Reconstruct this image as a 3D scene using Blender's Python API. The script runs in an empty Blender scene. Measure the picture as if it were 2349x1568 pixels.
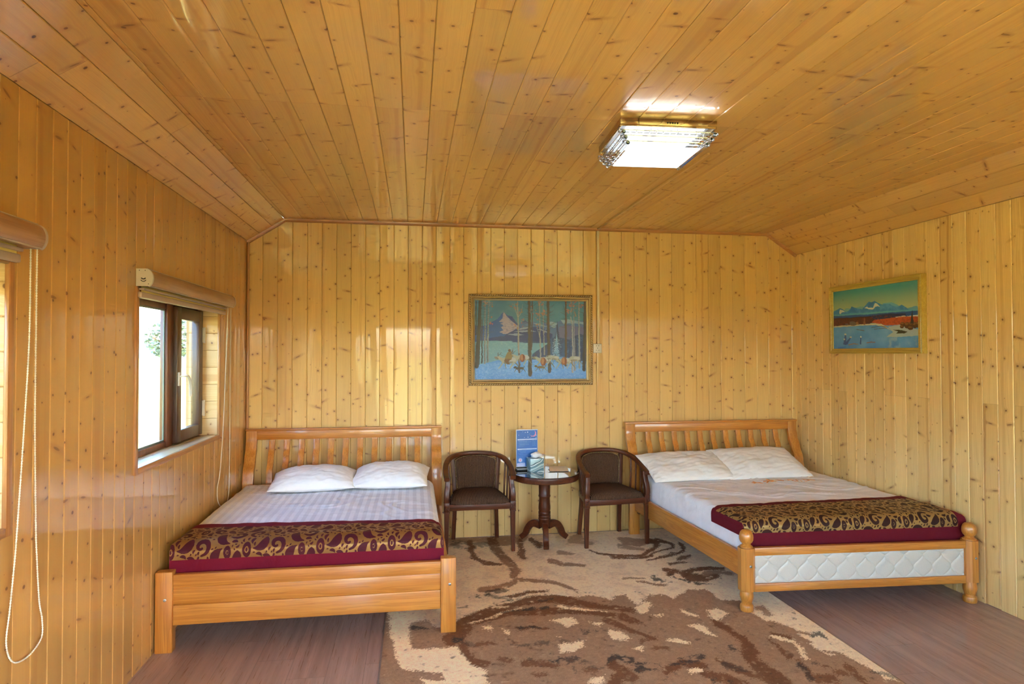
import bpy, bmesh, math, random
import numpy as np
from mathutils import Vector, Matrix
random.seed(7)
PI = math.pi
SC = bpy.context.scene
COL = SC.collection

# ------------------------------------------------------------------ room measures
F_PX, YAW, PITCH, ROLL = 1451.54, 0.154195, 0.018665, -0.001354
CAM = np.array([0.0, 0.0, 1.65])
D = 5.727            # back wall
XL, XR = -1.419, 3.727
ZC, ZEL, ZER = 2.8245, 2.624, 2.620
XBL, XBR = -1.109, 3.419
YF = -1.25           # wall behind the photographer
RUG_Z = 0.009

def cam_axes():
    cy, sy = math.cos(YAW), math.sin(YAW)
    f = np.array([sy*math.cos(PITCH), cy*math.cos(PITCH), math.sin(PITCH)])
    r = np.array([cy, -sy, 0.0]); u = np.cross(r, f)
    r2 = math.cos(ROLL)*r + math.sin(ROLL)*u
    u2 = -math.sin(ROLL)*r + math.cos(ROLL)*u
    return r2, u2, f

def floor_pt(px, py, z=0.0):
    """where a point of the rug seen in the photograph lies on the floor"""
    r, u, f = cam_axes()
    d = f + (px-2349/2)/F_PX*r - (py-784)/F_PX*u
    t = (z-CAM[2])/d[2]
    q = CAM + t*d
    return q[0], q[1]

# ------------------------------------------------------------------ numpy noise and painting
_tabs = {}
def _tab(seed):
    if seed not in _tabs:
        _tabs[seed] = np.random.RandomState(seed).rand(256, 256)
    return _tabs[seed]

def vnoise(x, y, seed=0):
    t = _tab(seed)
    x = np.asarray(x, float); y = np.asarray(y, float)
    xi = np.floor(x).astype(int); yi = np.floor(y).astype(int)
    fx = x-xi; fy = y-yi
    fx = fx*fx*(3-2*fx); fy = fy*fy*(3-2*fy)
    a = t[xi & 255, yi & 255]; b = t[(xi+1) & 255, yi & 255]
    c = t[xi & 255, (yi+1) & 255]; d = t[(xi+1) & 255, (yi+1) & 255]
    return (a*(1-fx)+b*fx)*(1-fy) + (c*(1-fx)+d*fx)*fy - 0.5

def fbm(x, y, o=4, seed=0):
    s = 0; a = 1.0; n = 0
    for i in range(o):
        s = s + a*vnoise(x*2**i+17*i, y*2**i+31*i, seed+i); n += a; a *= 0.5
    return s/n*1.6

def s2l(c):
    c = np.asarray(c, float)/255.0
    return np.where(c <= 0.04045, c/12.92, ((c+0.055)/1.055)**2.4)

class Canvas:
    """a small painter: coloured shapes on a grid of points"""
    def __init__(s, X, Y, c, warp=0, wscale=1, seed=3):
        s.X, s.Y = X, Y
        if warp:
            s.X = X + warp*fbm(X/wscale, Y/wscale, 4, seed)
            s.Y = Y + warp*fbm(X/wscale+50, Y/wscale+9, 4, seed+7)
        s.c = np.zeros(X.shape+(3,)); s.c[:] = c
    def put(s, m, c, a=1.0):
        m = np.clip(np.asarray(m, float)*a, 0, 1)[..., None]
        s.c = s.c*(1-m) + np.asarray(c, float)*m
    def poly(s, pts, c, a=1.0):
        x, y = s.X, s.Y
        xs = [p[0] for p in pts]; ys = [p[1] for p in pts]
        w = (x >= min(xs)) & (x <= max(xs)) & (y >= min(ys)) & (y <= max(ys))
        xv, yv = x[w], y[w]
        ins = np.zeros(xv.shape, bool)
        n = len(pts)
        for i in range(n):
            x0, y0 = pts[i]; x1, y1 = pts[(i+1) % n]
            if y0 == y1: continue
            k = ((y0 > yv) != (y1 > yv)) & (xv < (x1-x0)*(yv-y0)/(y1-y0)+x0)
            ins ^= k
        m = np.zeros(x.shape); m[w] = ins
        s.put(m, c, a)
    def stroke(s, pts, w0, w1, c, a=1.0, mask=None):
        best = np.zeros(s.X.shape)
        n = len(pts)-1
        for i in range(n):
            (x0, y0), (x1, y1) = pts[i], pts[i+1]
            wa = w0+(w1-w0)*i/n; wb = w0+(w1-w0)*(i+1)/n
            wm = max(wa, wb)
            k = (s.X >= min(x0, x1)-wm) & (s.X <= max(x0, x1)+wm) & (s.Y >= min(y0, y1)-wm) & (s.Y <= max(y0, y1)+wm)
            xv, yv = s.X[k], s.Y[k]
            L = max((x1-x0)**2+(y1-y0)**2, 1e-12)
            t = np.clip(((xv-x0)*(x1-x0)+(yv-y0)*(y1-y0))/L, 0, 1)
            d = np.hypot(xv-x0-t*(x1-x0), yv-y0-t*(y1-y0))
            hw = (wa+(wb-wa)*t)/2
            best[k] = np.maximum(best[k], np.clip((hw-d)/max(wm*0.12, 1e-9)+0.5, 0, 1))
        s.put(best if mask is None else best*mask, c, a)
        return best
    def ell(s, cx, cy, rx, ry, c, a=1.0, rot=0, soft=0.12):
        ca, sa = math.cos(rot), math.sin(rot)
        dx, dy = s.X-cx, s.Y-cy
        q = np.hypot((dx*ca+dy*sa)/rx, (-dx*sa+dy*ca)/ry)
        s.put(np.clip((1-q)/soft+0.5, 0, 1), c, a)

# ------------------------------------------------------------------ mesh helpers
def link(name, me, mat=None, parent=None, smooth=None, local=False):
    me.name = name
    o = bpy.data.objects.new(name, me)
    COL.objects.link(o)
    if mat is not None and not me.materials:
        for m in (mat if isinstance(mat, (list, tuple)) else [mat]):
            me.materials.append(m)
    if parent is not None:
        o.parent = parent
        if not local:
            off = Vector((0, 0, 0)); p = parent
            while p is not None:
                off += Vector(p.location); p = p.parent
            me.transform(Matrix.Translation(-off))
    if smooth is not None:
        me.polygons.foreach_set('use_smooth', [True]*len(me.polygons))
        if smooth < 180:
            me.set_sharp_from_angle(angle=math.radians(smooth))
    return o

def obj(name, bm, mat=None, parent=None, smooth=40, local=False):
    bmesh.ops.recalc_face_normals(bm, faces=bm.faces)
    me = bpy.data.meshes.new(name)
    bm.to_mesh(me); bm.free()
    return link(name, me, mat, parent, smooth, local)

def empty(name, loc, rz=0.0):
    o = bpy.data.objects.new(name, None)
    o.empty_display_size = 0.1
    o.location = loc; o.rotation_euler = (0, 0, rz)
    COL.objects.link(o)
    return o

def tag(o, label=None, cat=None, group=None, kind=None):
    if label: o['label'] = label
    if cat: o['category'] = cat
    if group: o['group'] = group
    if kind: o['kind'] = kind
    return o

def B(): return bmesh.new()

def box(bm, c, s, bevel=0.0, seg=2, rot=None):
    r = bmesh.ops.create_cube(bm, size=1.0)
    vs = r['verts']
    bmesh.ops.scale(bm, vec=s, verts=vs)
    if bevel > 0:
        es = list({e for v in vs for e in v.link_edges})
        rb = bmesh.ops.bevel(bm, geom=es, offset=bevel, segments=seg, affect='EDGES', profile=0.5)
        vs = list({v for f in rb['faces'] for v in f.verts} | {v for v in vs if v.is_valid})
    if rot is not None:
        bmesh.ops.transform(bm, matrix=rot, verts=vs)
    bmesh.ops.translate(bm, vec=c, verts=vs)
    return vs

def box2(bm, a, b, bevel=0.0, seg=2):
    c = [(a[i]+b[i])/2 for i in range(3)]; s = [abs(b[i]-a[i]) for i in range(3)]
    return box(bm, c, s, bevel, seg)

def beam(bm, p, q, w, h, bevel=0.003, seg=2):
    """horizontal bar between two points, w across and h high (centred)"""
    p, q = Vector(p), Vector(q); d = q-p
    ang = math.atan2(d.y, d.x)
    return box(bm, (p+q)/2, (d.length, w, h), bevel, seg, Matrix.Rotation(ang, 4, 'Z'))

def lathe(bm, prof, c=(0, 0, 0), n=32):
    rings = []
    for r, z in prof:
        rings.append([bm.verts.new((c[0]+r*math.cos(2*PI*i/n), c[1]+r*math.sin(2*PI*i/n), c[2]+z)) for i in range(n)])
    for a, b in zip(rings[:-1], rings[1:]):
        for i in range(n):
            bm.faces.new((a[i], a[(i+1) % n], b[(i+1) % n], b[i]))
    if prof[0][0] > 1e-6: bm.faces.new(rings[0][::-1])
    if prof[-1][0] > 1e-6: bm.faces.new(rings[-1])
    return [v for r in rings for v in r]

def catmull(pts, k=8):
    P = [Vector(p) for p in pts]
    P = [2*P[0]-P[1]]+P+[2*P[-1]-P[-2]]
    out = []
    for i in range(1, len(P)-2):
        for j in range(k):
            t = j/k
            a, b, c, d = P[i-1], P[i], P[i+1], P[i+2]
            out.append(0.5*((2*b)+(c-a)*t+(2*a-5*b+4*c-d)*t*t+(-a+3*b-3*c+d)*t**3))
    out.append(P[-2])
    return out

def rect_sec(w, h, r=0.0):
    if r <= 0: return [(-w/2, -h/2), (w/2, -h/2), (w/2, h/2), (-w/2, h/2)]
    o = []
    for cx, cy, a0 in ((w/2-r, -h/2+r, -90), (w/2-r, h/2-r, 0), (-w/2+r, h/2-r, 90), (-w/2+r, -h/2+r, 180)):
        for k in range(4):
            a = math.radians(a0+30*k)
            o.append((cx+r*math.cos(a), cy+r*math.sin(a)))
    return o

def circ_sec(r, n=10):
    return [(r*math.cos(2*PI*i/n), r*math.sin(2*PI*i/n)) for i in range(n)]

def sweep(bm, pts, sec, up=(0, 0, 1), closed=False, scale=None):
    pts = [Vector(p) for p in pts]; n = len(pts); up = Vector(up)
    rings = []
    for i, p in enumerate(pts):
        if closed: t = pts[(i+1) % n]-pts[i-1]
        else: t = pts[min(i+1, n-1)]-pts[max(i-1, 0)]
        t.normalize()
        s = t.cross(up)
        if s.length < 1e-5: s = t.cross(Vector((0, 1, 0)))
        s.normalize(); u = s.cross(t)
        k = scale[i] if scale else (1, 1)
        rings.append([bm.verts.new(p+s*(a*k[0])+u*(b*k[1])) for a, b in sec])
    m = len(sec)
    rng = range(n) if closed else range(n-1)
    for i in rng:
        a, b = rings[i], rings[(i+1) % n]
        for j in range(m):
            bm.faces.new((a[j], a[(j+1) % m], b[(j+1) % m], b[j]))
    if not closed:
        bm.faces.new(rings[0][::-1]); bm.faces.new(rings[-1])
    return [v for r in rings for v in r]

def tube(bm, p, q, r, n=12):
    return sweep(bm, [p, q], circ_sec(r, n), up=(0.3, 0.2, 1) if abs((Vector(q)-Vector(p)).normalized().z) < 0.9 else (0, 1, 0))

def prism(bm, poly, axis, a, b):
    """extrude a 2-D outline along an axis (0,1,2) from a to b"""
    def mk(u, v, w):
        q = [0, 0, 0]; q[axis] = w; k = [i for i in range(3) if i != axis]
        q[k[0]] = u; q[k[1]] = v
        return q
    A = [bm.verts.new(mk(u, v, a)) for u, v in poly]
    C = [bm.verts.new(mk(u, v, b)) for u, v in poly]
    n = len(poly)
    for i in range(n):
        bm.faces.new((A[i], A[(i+1) % n], C[(i+1) % n], C[i]))
    bm.faces.new(A[::-1]); bm.faces.new(C)
    return A+C

def grid_mesh(name, P, colors=None, uv=None, wrap=False):
    """P: (h,w,3) points -> mesh of quads, colours per point"""
    h, w, _ = P.shape
    me = bpy.data.meshes.new(name)
    idx = np.arange(h*w).reshape(h, w)
    q = np.stack([idx[:-1, :-1], idx[:-1, 1:], idx[1:, 1:], idx[1:, :-1]], -1).reshape(-1, 4)
    me.vertices.add(h*w); me.vertices.foreach_set('co', P.reshape(-1).astype(np.float32))
    nq = len(q)
    me.loops.add(nq*4); me.loops.foreach_set('vertex_index', q.reshape(-1).astype(np.int32))
    me.polygons.add(nq)
    me.polygons.foreach_set('loop_start', np.arange(0, nq*4, 4, dtype=np.int32))
    me.polygons.foreach_set('loop_total', np.full(nq, 4, dtype=np.int32))
    me.update(calc_edges=True)
    if colors is not None:
        at = me.color_attributes.new('paint', 'FLOAT_COLOR', 'POINT')
        rgba = np.ones((h*w, 4), np.float32); rgba[:, :colors.shape[-1]] = colors.reshape(h*w, -1)
        at.data.foreach_set('color', rgba.reshape(-1))
    if uv is not None:
        ul = me.uv_layers.new(name='uv')
        ul.data.foreach_set('uv', uv.reshape(-1, 2)[q.reshape(-1)].reshape(-1).astype(np.float32))
    me.validate()
    return me

def rbox_np(nx, ny, nz, hx, hy, hz, r):
    """rounded box as six welded grids (bmesh), half sizes h, edge radius r"""
    bm = bmesh.new(); cache = {}
    def axis(n, h):
        k = 5
        e = [-h+r*(1-math.cos(PI/2*i/k)) for i in range(k)]
        m = [-h+r+(2*h-2*r)*i/n for i in range(n+1)]
        return e+m+[-x for x in e[::-1]]
    ax = [axis(nx, hx), axis(ny, hy), axis(nz, hz)]
    H = (hx, hy, hz)
    def vert(p):
        key = tuple(round(c, 6) for c in p)
        if key not in cache:
            c = Vector([max(-H[i]+r, min(H[i]-r, p[i])) for i in range(3)])
            d = Vector(p)-c
            q = c + d.normalized()*r if d.length > 1e-9 else Vector(p)
            cache[key] = bm.verts.new(q)
        return cache[key]
    for a in range(3):
        u, v = [(1, 2), (2, 0), (0, 1)][a]
        for sgn in (-1, 1):
            for i in range(len(ax[u])-1):
                for j in range(len(ax[v])-1):
                    vs = []
                    for di, dj in ((0, 0), (1, 0), (1, 1), (0, 1)):
                        p = [0, 0, 0]; p[a] = sgn*H[a]; p[u] = ax[u][i+di]; p[v] = ax[v][j+dj]
                        w = vert(p)
                        if w not in vs: vs.append(w)
                    if len(vs) >= 3:
                        try: bm.faces.new(vs if sgn > 0 else vs[::-1])
                        except ValueError: pass
    return bm

# ------------------------------------------------------------------ node helpers
class NT:
    def __init__(s, name):
        s.m = bpy.data.materials.new(name); s.m.use_nodes = True
        s.t = s.m.node_tree; s.t.nodes.clear()
        s.out = s.t.nodes.new('ShaderNodeOutputMaterial')
    def put(s, sock, v):
        if v is None: return
        if hasattr(v, 'is_output'): s.t.links.new(v, sock)
        elif isinstance(v, (tuple, list)):
            v = list(v)
            if len(sock.default_value) == 4 and len(v) == 3: v.append(1)
            sock.default_value = v
        else: sock.default_value = v
    def n(s, typ, props=None, **ins):
        nd = s.t.nodes.new('ShaderNode'+typ)
        for k, v in (props or {}).items(): setattr(nd, k, v)
        for k, v in ins.items():
            key = int(k[1:]) if k[0] == '_' else k.replace('_', ' ')
            s.put(nd.inputs[key], v)
        return nd
    def math(s, op, a, b=None, c=None, clamp=False):
        nd = s.t.nodes.new('ShaderNodeMath'); nd.operation = op; nd.use_clamp = clamp
        for i, v in enumerate((a, b, c)): s.put(nd.inputs[i], v)
        return nd.outputs[0]
    def add(s, a, b): return s.math('ADD', a, b)
    def sub(s, a, b): return s.math('SUBTRACT', a, b)
    def mul(s, a, b): return s.math('MULTIPLY', a, b)
    def smooth(s, v, lo, hi, a=0.0, b=1.0):
        nd = s.t.nodes.new('ShaderNodeMapRange'); nd.interpolation_type = 'SMOOTHSTEP'
        for i, q in enumerate((v, lo, hi, a, b)): s.put(nd.inputs[i], q)
        return nd.outputs[0]
    def lin(s, v, lo, hi, a=0.0, b=1.0):
        nd = s.t.nodes.new('ShaderNodeMapRange')
        for i, q in enumerate((v, lo, hi, a, b)): s.put(nd.inputs[i], q)
        return nd.outputs[0]
    def mix(s, f, a, b, mode='MIX'):
        nd = s.t.nodes.new('ShaderNodeMix'); nd.data_type = 'RGBA'; nd.blend_type = mode
        s.put(nd.inputs[0], f); s.put(nd.inputs[6], a); s.put(nd.inputs[7], b)
        return nd.outputs[2]
    def xyz(s, x, y=0.0, z=0.0):
        nd = s.t.nodes.new('ShaderNodeCombineXYZ')
        for i, v in enumerate((x, y, z)): s.put(nd.inputs[i], v)
        return nd.outputs[0]
    def sep(s, v):
        nd = s.t.nodes.new('ShaderNodeSeparateXYZ'); s.put(nd.inputs[0], v)
        return nd.outputs
    def noise(s, vec, scale=1.0, detail=2.0, rough=0.5, dim='3D', dist=0.0):
        nd = s.t.nodes.new('ShaderNodeTexNoise'); nd.noise_dimensions = dim
        s.put(nd.inputs['Vector'], vec); s.put(nd.inputs['Scale'], scale)
        s.put(nd.inputs['Detail'], detail); s.put(nd.inputs['Roughness'], rough); s.put(nd.inputs['Distortion'], dist)
        return nd.outputs[0]
    def vor(s, vec, feature='F1', dim='2D', rnd=1.0, scale=1.0):
        nd = s.t.nodes.new('ShaderNodeTexVoronoi'); nd.feature = feature; nd.voronoi_dimensions = dim
        s.put(nd.inputs['Vector'], vec); s.put(nd.inputs['Scale'], scale); s.put(nd.inputs['Randomness'], rnd)
        return nd
    def attr(s, name):
        nd = s.t.nodes.new('ShaderNodeAttribute'); nd.attribute_name = name
        return nd
    def coord(s, which='Object'):
        return s.t.nodes.new('ShaderNodeTexCoord').outputs[which]
    def bump(s, h, strength=0.2, dist=0.002):
        nd = s.t.nodes.new('ShaderNodeBump')
        s.put(nd.inputs['Strength'], strength); s.put(nd.inputs['Distance'], dist); s.put(nd.inputs['Height'], h)
        return nd.outputs[0]
    def pbr(s, color, rough=0.5, metal=0.0, coat=0.0, crough=0.08, normal=None, cnormal=None, spec=0.5, sheen=0.0, trans=0.0, ior=1.5):
        nd = s.t.nodes.new('ShaderNodeBsdfPrincipled')
        s.put(nd.inputs['Base Color'], color); s.put(nd.inputs['Roughness'], rough); s.put(nd.inputs['Metallic'], metal)
        s.put(nd.inputs['Coat Weight'], coat); s.put(nd.inputs['Coat Roughness'], crough)
        s.put(nd.inputs['Specular IOR Level'], spec); s.put(nd.inputs['Sheen Weight'], sheen)
        s.put(nd.inputs['Transmission Weight'], trans); s.put(nd.inputs['IOR'], ior)
        if normal is not None: s.put(nd.inputs['Normal'], normal)
        if cnormal is not None: s.put(nd.inputs['Coat Normal'], cnormal)
        s.t.links.new(nd.outputs[0], s.out.inputs[0])
        return nd

def rgb(*c): return tuple(float(v) for v in s2l(c))+(1.0,)

def plain(name, c, rough=0.5, metal=0.0, coat=0.0, crough=0.1, var=0.06, scale=40.0):
    n = NT(name)
    f = n.noise(n.coord('Object'), scale, 3.0)
    c = np.array(c[:3])
    col = n.mix(f, tuple(c*(1-var)), tuple(np.minimum(c*(1+var), 1)))
    n.pbr(col, rough, metal, coat, crough)
    return n.m

# ---- knotty pine boards (UV: metres across and along the board, 'bid': one random number per board)
def pine_boards(name, base=(0.77, 0.50, 0.190), deep=(0.64, 0.35, 0.095), coat=0.55, crough=0.07, knots=1.0, spikes=1.0, rough=0.42):
    n = NT(name)
    uvn = n.n('UVMap', {'uv_map': 'uv'}).outputs[0]
    x, y, _ = n.sep(uvn)
    bid = n.attr('bid').outputs['Fac']
    yy = n.add(y, n.mul(bid, 61.7))
    xx = n.add(x, n.mul(bid, 3.0))
    P = n.xyz(xx, yy)
    lowf = n.noise(n.xyz(n.mul(xx, 8.0), n.mul(yy, 1.6)), 1.0, 1.0, dim='2D')
    fine = n.noise(n.xyz(n.mul(xx, 420.0), n.mul(yy, 6.0)), 1.0, 0.0, dim='2D')
    wob = n.mul(n.sub(fine, 0.5), 0.0022)
    # ---- round knots: one possible knot per cell
    def knots_layer(cx, cy, seed, smin, smax, keep, el, rotmax):
        v = n.vor(n.xyz(n.add(n.math('DIVIDE', xx, cx), seed), n.math('DIVIDE', yy, cy)), 'F1', '2D', 0.95)
        cr, cg, cb = n.sep(v.outputs['Color'])
        px, py, _ = n.sep(v.outputs['Position'])
        dx = n.sub(xx, n.mul(n.sub(px, seed), cx)); dy = n.sub(yy, n.mul(py, cy))
        ang = n.mul(n.sub(cb, 0.5), rotmax*2)
        ca, sa = n.math('COSINE', ang), n.math('SINE', ang)
        a = n.add(n.mul(dx, ca), n.mul(dy, sa)); b = n.sub(n.mul(dy, ca), n.mul(dx, sa))
        a = n.add(a, wob)
        d = n.math('SQRT', n.add(n.math('POWER', n.math('DIVIDE', a, el), 2.0), n.math('POWER', b, 2.0)))
        size = n.lin(cg, 0.0, 1.0, smin, smax)
        on = n.math('GREATER_THAN', cr, 1-keep)
        q = n.math('DIVIDE', d, size)
        core = n.mul(n.smooth(q, 1.05, 0.55), on)
        halo = n.mul(n.smooth(q, 3.4, 0.7), on)
        ring = n.mul(n.smooth(q, 5.5, 0.8), on)
        return core, halo, ring
    k1, h1, r1 = knots_layer(0.070, 0.185, 3.1, 0.0012, 0.0095, 0.70*knots, 1.15, 0.8)
    k2, h2, r2 = knots_layer(0.15, 0.62, 11.7, 0.0038, 0.0075, 0.62*spikes, 4.2, 0.55)
    # ---- grain, bent round the knots
    bend = n.mul(n.add(r1, r2), 0.010)
    gx = n.add(n.add(xx, bend), n.mul(n.sub(lowf, 0.5), 0.022))
    g1 = n.noise(n.xyz(n.mul(gx, 34.0), n.mul(yy, 0.33)), 1.0, 1.0, dim='2D')
    ringl = n.math('FRACT', n.mul(g1, 11.0))
    ringl = n.mul(n.smooth(ringl, 0.25, 0.95), n.smooth(ringl, 1.0, 0.93))
    strk = n.noise(n.xyz(n.mul(gx, 30.0), n.mul(yy, 0.16)), 1.0, 0.0, dim='2D')
    wn = n.n('TexWhiteNoise', {'noise_dimensions': '1D'}, W=n.mul(bid, 913.0))
    w1 = wn.outputs['Value']; wr, wg, wb = n.sep(wn.outputs['Color'])
    streak = n.mul(n.smooth(strk, 0.56, 0.80), n.lin(wr, 0.3, 1.0, 0.1, 1.0))
    wav = lowf
    col = n.mix(n.lin(w1, 0, 1, 0.0, 0.42), base, deep)
    col = n.mix(n.mul(n.sub(wav, 0.2), 0.32), col, deep)
    col = n.mix(n.mul(ringl, n.lin(wg, 0, 1, 0.10, 0.34)), col, (0.52, 0.25, 0.075))
    col = n.mix(n.mul(n.smooth(fine, 0.45, 0.75), 0.20), col, (0.58, 0.32, 0.11))
    col = n.mix(n.mul(streak, 0.55), col, (0.47, 0.20, 0.05))
    col = n.mix(n.mul(h1, 0.38), col, (0.44, 0.19, 0.05))
    col = n.mix(n.mul(h2, 0.50), col, (0.42, 0.18, 0.05))
    col = n.mix(n.mul(k1, 0.88), col, (0.17, 0.055, 0.014))
    col = n.mix(n.mul(k2, 0.72), col, (0.21, 0.075, 0.02))
    val = n.lin(wb, 0, 1, 0.90, 1.06)
    col = n.mix(1.0, col, n.n('CombineColor', {}, Red=val, Green=val, Blue=val).outputs[0], 'MULTIPLY')
    nb = n.bump(n.noise(n.xyz(n.mul(xx, 26.0), n.mul(yy, 2.4)), 1.0, 0.0, dim='2D'), 0.10, 0.004)
    n.pbr(col, rough, coat=coat, crough=crough, normal=nb, cnormal=nb)
    return n.m

# ---- furniture timber, grain along one axis of the object
def timber(name, axis, c1, c2, c3, coat=0.5, crough=0.09, rough=0.4, scale=1.0, spec=0.5):
    n = NT(name)
    o = n.coord('Object')
    p = list(n.sep(o))
    oi = n.n('ObjectInfo').outputs['Random']
    al = n.add(p[axis], n.mul(oi, 13.0)); k = [i for i in range(3) if i != axis]
    u, v = n.mul(p[k[0]], scale), n.mul(p[k[1]], scale)
    vec = n.xyz(n.mul(u, 14.0), n.mul(v, 14.0), n.mul(al, 0.9))
    warp = n.noise(vec, 0.6, 2.0)
    vec2 = n.xyz(n.add(n.mul(u, 30.0), n.mul(warp, 2.2)), n.add(n.mul(v, 30.0), n.mul(warp, 1.7)), n.mul(al, 0.8))
    g = n.noise(vec2, 1.0, 3.0)
    fr = n.math('FRACT', n.mul(g, 7.0))
    line = n.mul(n.smooth(fr, 0.2, 0.95), n.smooth(fr, 1.0, 0.92))
    fine = n.noise(n.xyz(n.mul(u, 260.0), n.mul(v, 260.0), n.mul(al, 5.0)), 1.0, 2.0)
    col = n.mix(n.smooth(g, 0.3, 0.7), c1, c2)
    col = n.mix(n.mul(line, 0.45), col, c3)
    col = n.mix(n.mul(n.smooth(fine, 0.45, 0.75), 0.30), col, c3)
    n.pbr(col, rough, coat=coat, crough=crough, normal=n.bump(fine, 0.05, 0.002), spec=spec)
    return n.m

BED = ((0.62, 0.255, 0.040), (0.50, 0.175, 0.022), (0.33, 0.095, 0.010))
DARK = ((0.135, 0.034, 0.011), (0.085, 0.020, 0.007), (0.035, 0.009, 0.004))
M = {}
for i, a in enumerate('xyz'):
    M['bed_'+a] = timber('varnished_pine_'+a, i, *BED)
    M['dark_'+a] = timber('stained_wood_'+a, i, *DARK, coat=0.14, crough=0.15, spec=0.25)
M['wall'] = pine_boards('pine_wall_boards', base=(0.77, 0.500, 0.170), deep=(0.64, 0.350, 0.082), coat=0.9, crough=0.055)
M['wall_l'] = pine_boards('pine_wall_boards_amber_dim', base=(0.60, 0.330, 0.090), deep=(0.50, 0.240, 0.048), coat=1.0, crough=0.05)  # amber pine, base also dimmed: weaker light on this wall put into colour
M['wall_r'] = pine_boards('pine_wall_boards_pale_lit', base=(0.88, 0.625, 0.265), deep=(0.76, 0.46, 0.135), coat=0.7, crough=0.07)  # same pine with lighter base: stronger light on this wall put into colour
M['ceil'] = pine_boards('pine_ceiling_boards', base=(0.74, 0.45, 0.150), deep=(0.62, 0.33, 0.085), coat=0.95, crough=0.055, spikes=1.6)
M['reveal'] = pine_boards('pine_reveal_boards', base=(0.74, 0.52, 0.26), deep=(0.66, 0.42, 0.18), coat=0.3)
M['trim_z'] = timber('pine_trim_z', 2, (0.52, 0.25, 0.085), (0.42, 0.18, 0.055), (0.30, 0.11, 0.03))
M['trim_y'] = timber('pine_trim_y', 1, (0.52, 0.25, 0.085), (0.42, 0.18, 0.055), (0.30, 0.11, 0.03))
M['trim_x'] = timber('pine_trim_x', 0, (0.52, 0.25, 0.085), (0.42, 0.18, 0.055), (0.30, 0.11, 0.03))
M['sash'] = timber('brown_sash_wood', 2, (0.075, 0.027, 0.012), (0.055, 0.019, 0.009), (0.03, 0.01, 0.005), coat=0.4, crough=0.15)
M['sashred'] = timber('red_brown_frame_wood', 2, (0.20, 0.055, 0.018), (0.14, 0.038, 0.013), (0.08, 0.02, 0.008), coat=0.4, crough=0.15)
M['white_plastic'] = plain('white_plastic', (0.72, 0.70, 0.66), 0.35)
M['cream_plastic'] = plain('cream_plastic', (0.66, 0.60, 0.52), 0.4)
M['black'] = plain('black_hole', (0.01, 0.01, 0.01), 0.6)
M['steel'] = plain('steel_bolt', (0.35, 0.34, 0.32), 0.35, metal=1.0)
M['brass'] = plain('brass', (0.75, 0.55, 0.22), 0.3, metal=1.0)
M['bead'] = plain('cream_bead_chain', (0.72, 0.68, 0.58), 0.5)
M['bead2'] = plain('white_cord', (0.78, 0.76, 0.72), 0.5)

def m_glass():
    n = NT('window_glass')
    fc = n.n('LayerWeight', {}, Blend=0.5).outputs['Facing']
    fr = n.add(n.mul(n.math('POWER', fc, 5.0), 0.75), 0.04)
    t = n.n('BsdfTransparent', {}, Color=(0.93, 0.96, 0.95, 1)).outputs[0]
    g = n.n('BsdfGlossy', {}, Roughness=0.0).outputs[0]
    mx = n.n('MixShader'); n.put(mx.inputs[0], fr); n.put(mx.inputs[1], t); n.put(mx.inputs[2], g)
    n.t.links.new(mx.outputs[0], n.out.inputs[0])
    return n.m
M['glass'] = m_glass()

def m_paint(name, rough=0.45, coat=0.15, bump=0.25, bs=500.0):
    n = NT(name)
    c = n.attr('paint').outputs['Color']
    o = n.coord('Object')
    f = n.noise(o, bs, 2.0)
    c = n.mix(n.mul(n.sub(f, 0.35), 0.25), c, n.mix(1.0, c, (0.6, 0.6, 0.6, 1), 'MULTIPLY'))
    n.pbr(c, rough, coat=coat, crough=0.25, normal=n.bump(f, bump, 0.001))
    return n.m
M['canvas'] = m_paint('oil_paint')
M['print'] = m_paint('printed_card', 0.35, 0.4, 0.0)

def m_floor():
    n = NT('laminate_floor')
    x, y, _ = n.sep(n.coord('Object'))
    px = n.math('DIVIDE', n.add(x, 0.06), 0.192)
    col_i = n.math('FLOOR', px); fx = n.math('FRACT', px)
    w = n.n('TexWhiteNoise', {'noise_dimensions': '1D'}, W=col_i).outputs['Value']
    py = n.add(n.math('DIVIDE', y, 1.22), n.mul(w, 7.0))
    row = n.math('FLOOR', py); fy = n.math('FRACT', py)
    w2 = n.n('TexWhiteNoise', {'noise_dimensions': '2D'}, Vector=n.xyz(col_i, row)).outputs['Value']
    g = n.noise(n.xyz(n.mul(x, 24.0), n.mul(y, 1.1), n.mul(w2, 9.0)), 1.0, 4.0)
    f = n.noise(n.xyz(n.mul(x, 190.0), n.mul(y, 5.0), n.mul(w2, 9.0)), 1.0, 2.0)
    col = n.mix(n.smooth(g, 0.30, 0.72), (0.43, 0.265, 0.195), (0.30, 0.178, 0.126))
    col = n.mix(n.mul(n.smooth(f, 0.45, 0.8), 0.30), col, (0.19, 0.115, 0.090))
    col = n.mix(n.mul(w2, 0.30), col, (0.42, 0.305, 0.245))
    ex = n.math('MINIMUM', fx, n.sub(1.0, fx)); ey = n.math('MINIMUM', fy, n.sub(1.0, fy))
    gap = n.math('MAXIMUM', n.smooth(ex, 0.010, 0.003), n.smooth(ey, 0.0016, 0.0005))
    col = n.mix(n.mul(gap, 0.55), col, (0.07, 0.045, 0.04))
    n.pbr(col, n.lin(f, 0.3, 0.7, 0.26, 0.38), spec=0.5, normal=n.bump(n.sub(n.mul(f, 0.15), gap), 0.12, 0.002))
    return n.m
M['floor'] = m_floor()

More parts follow.
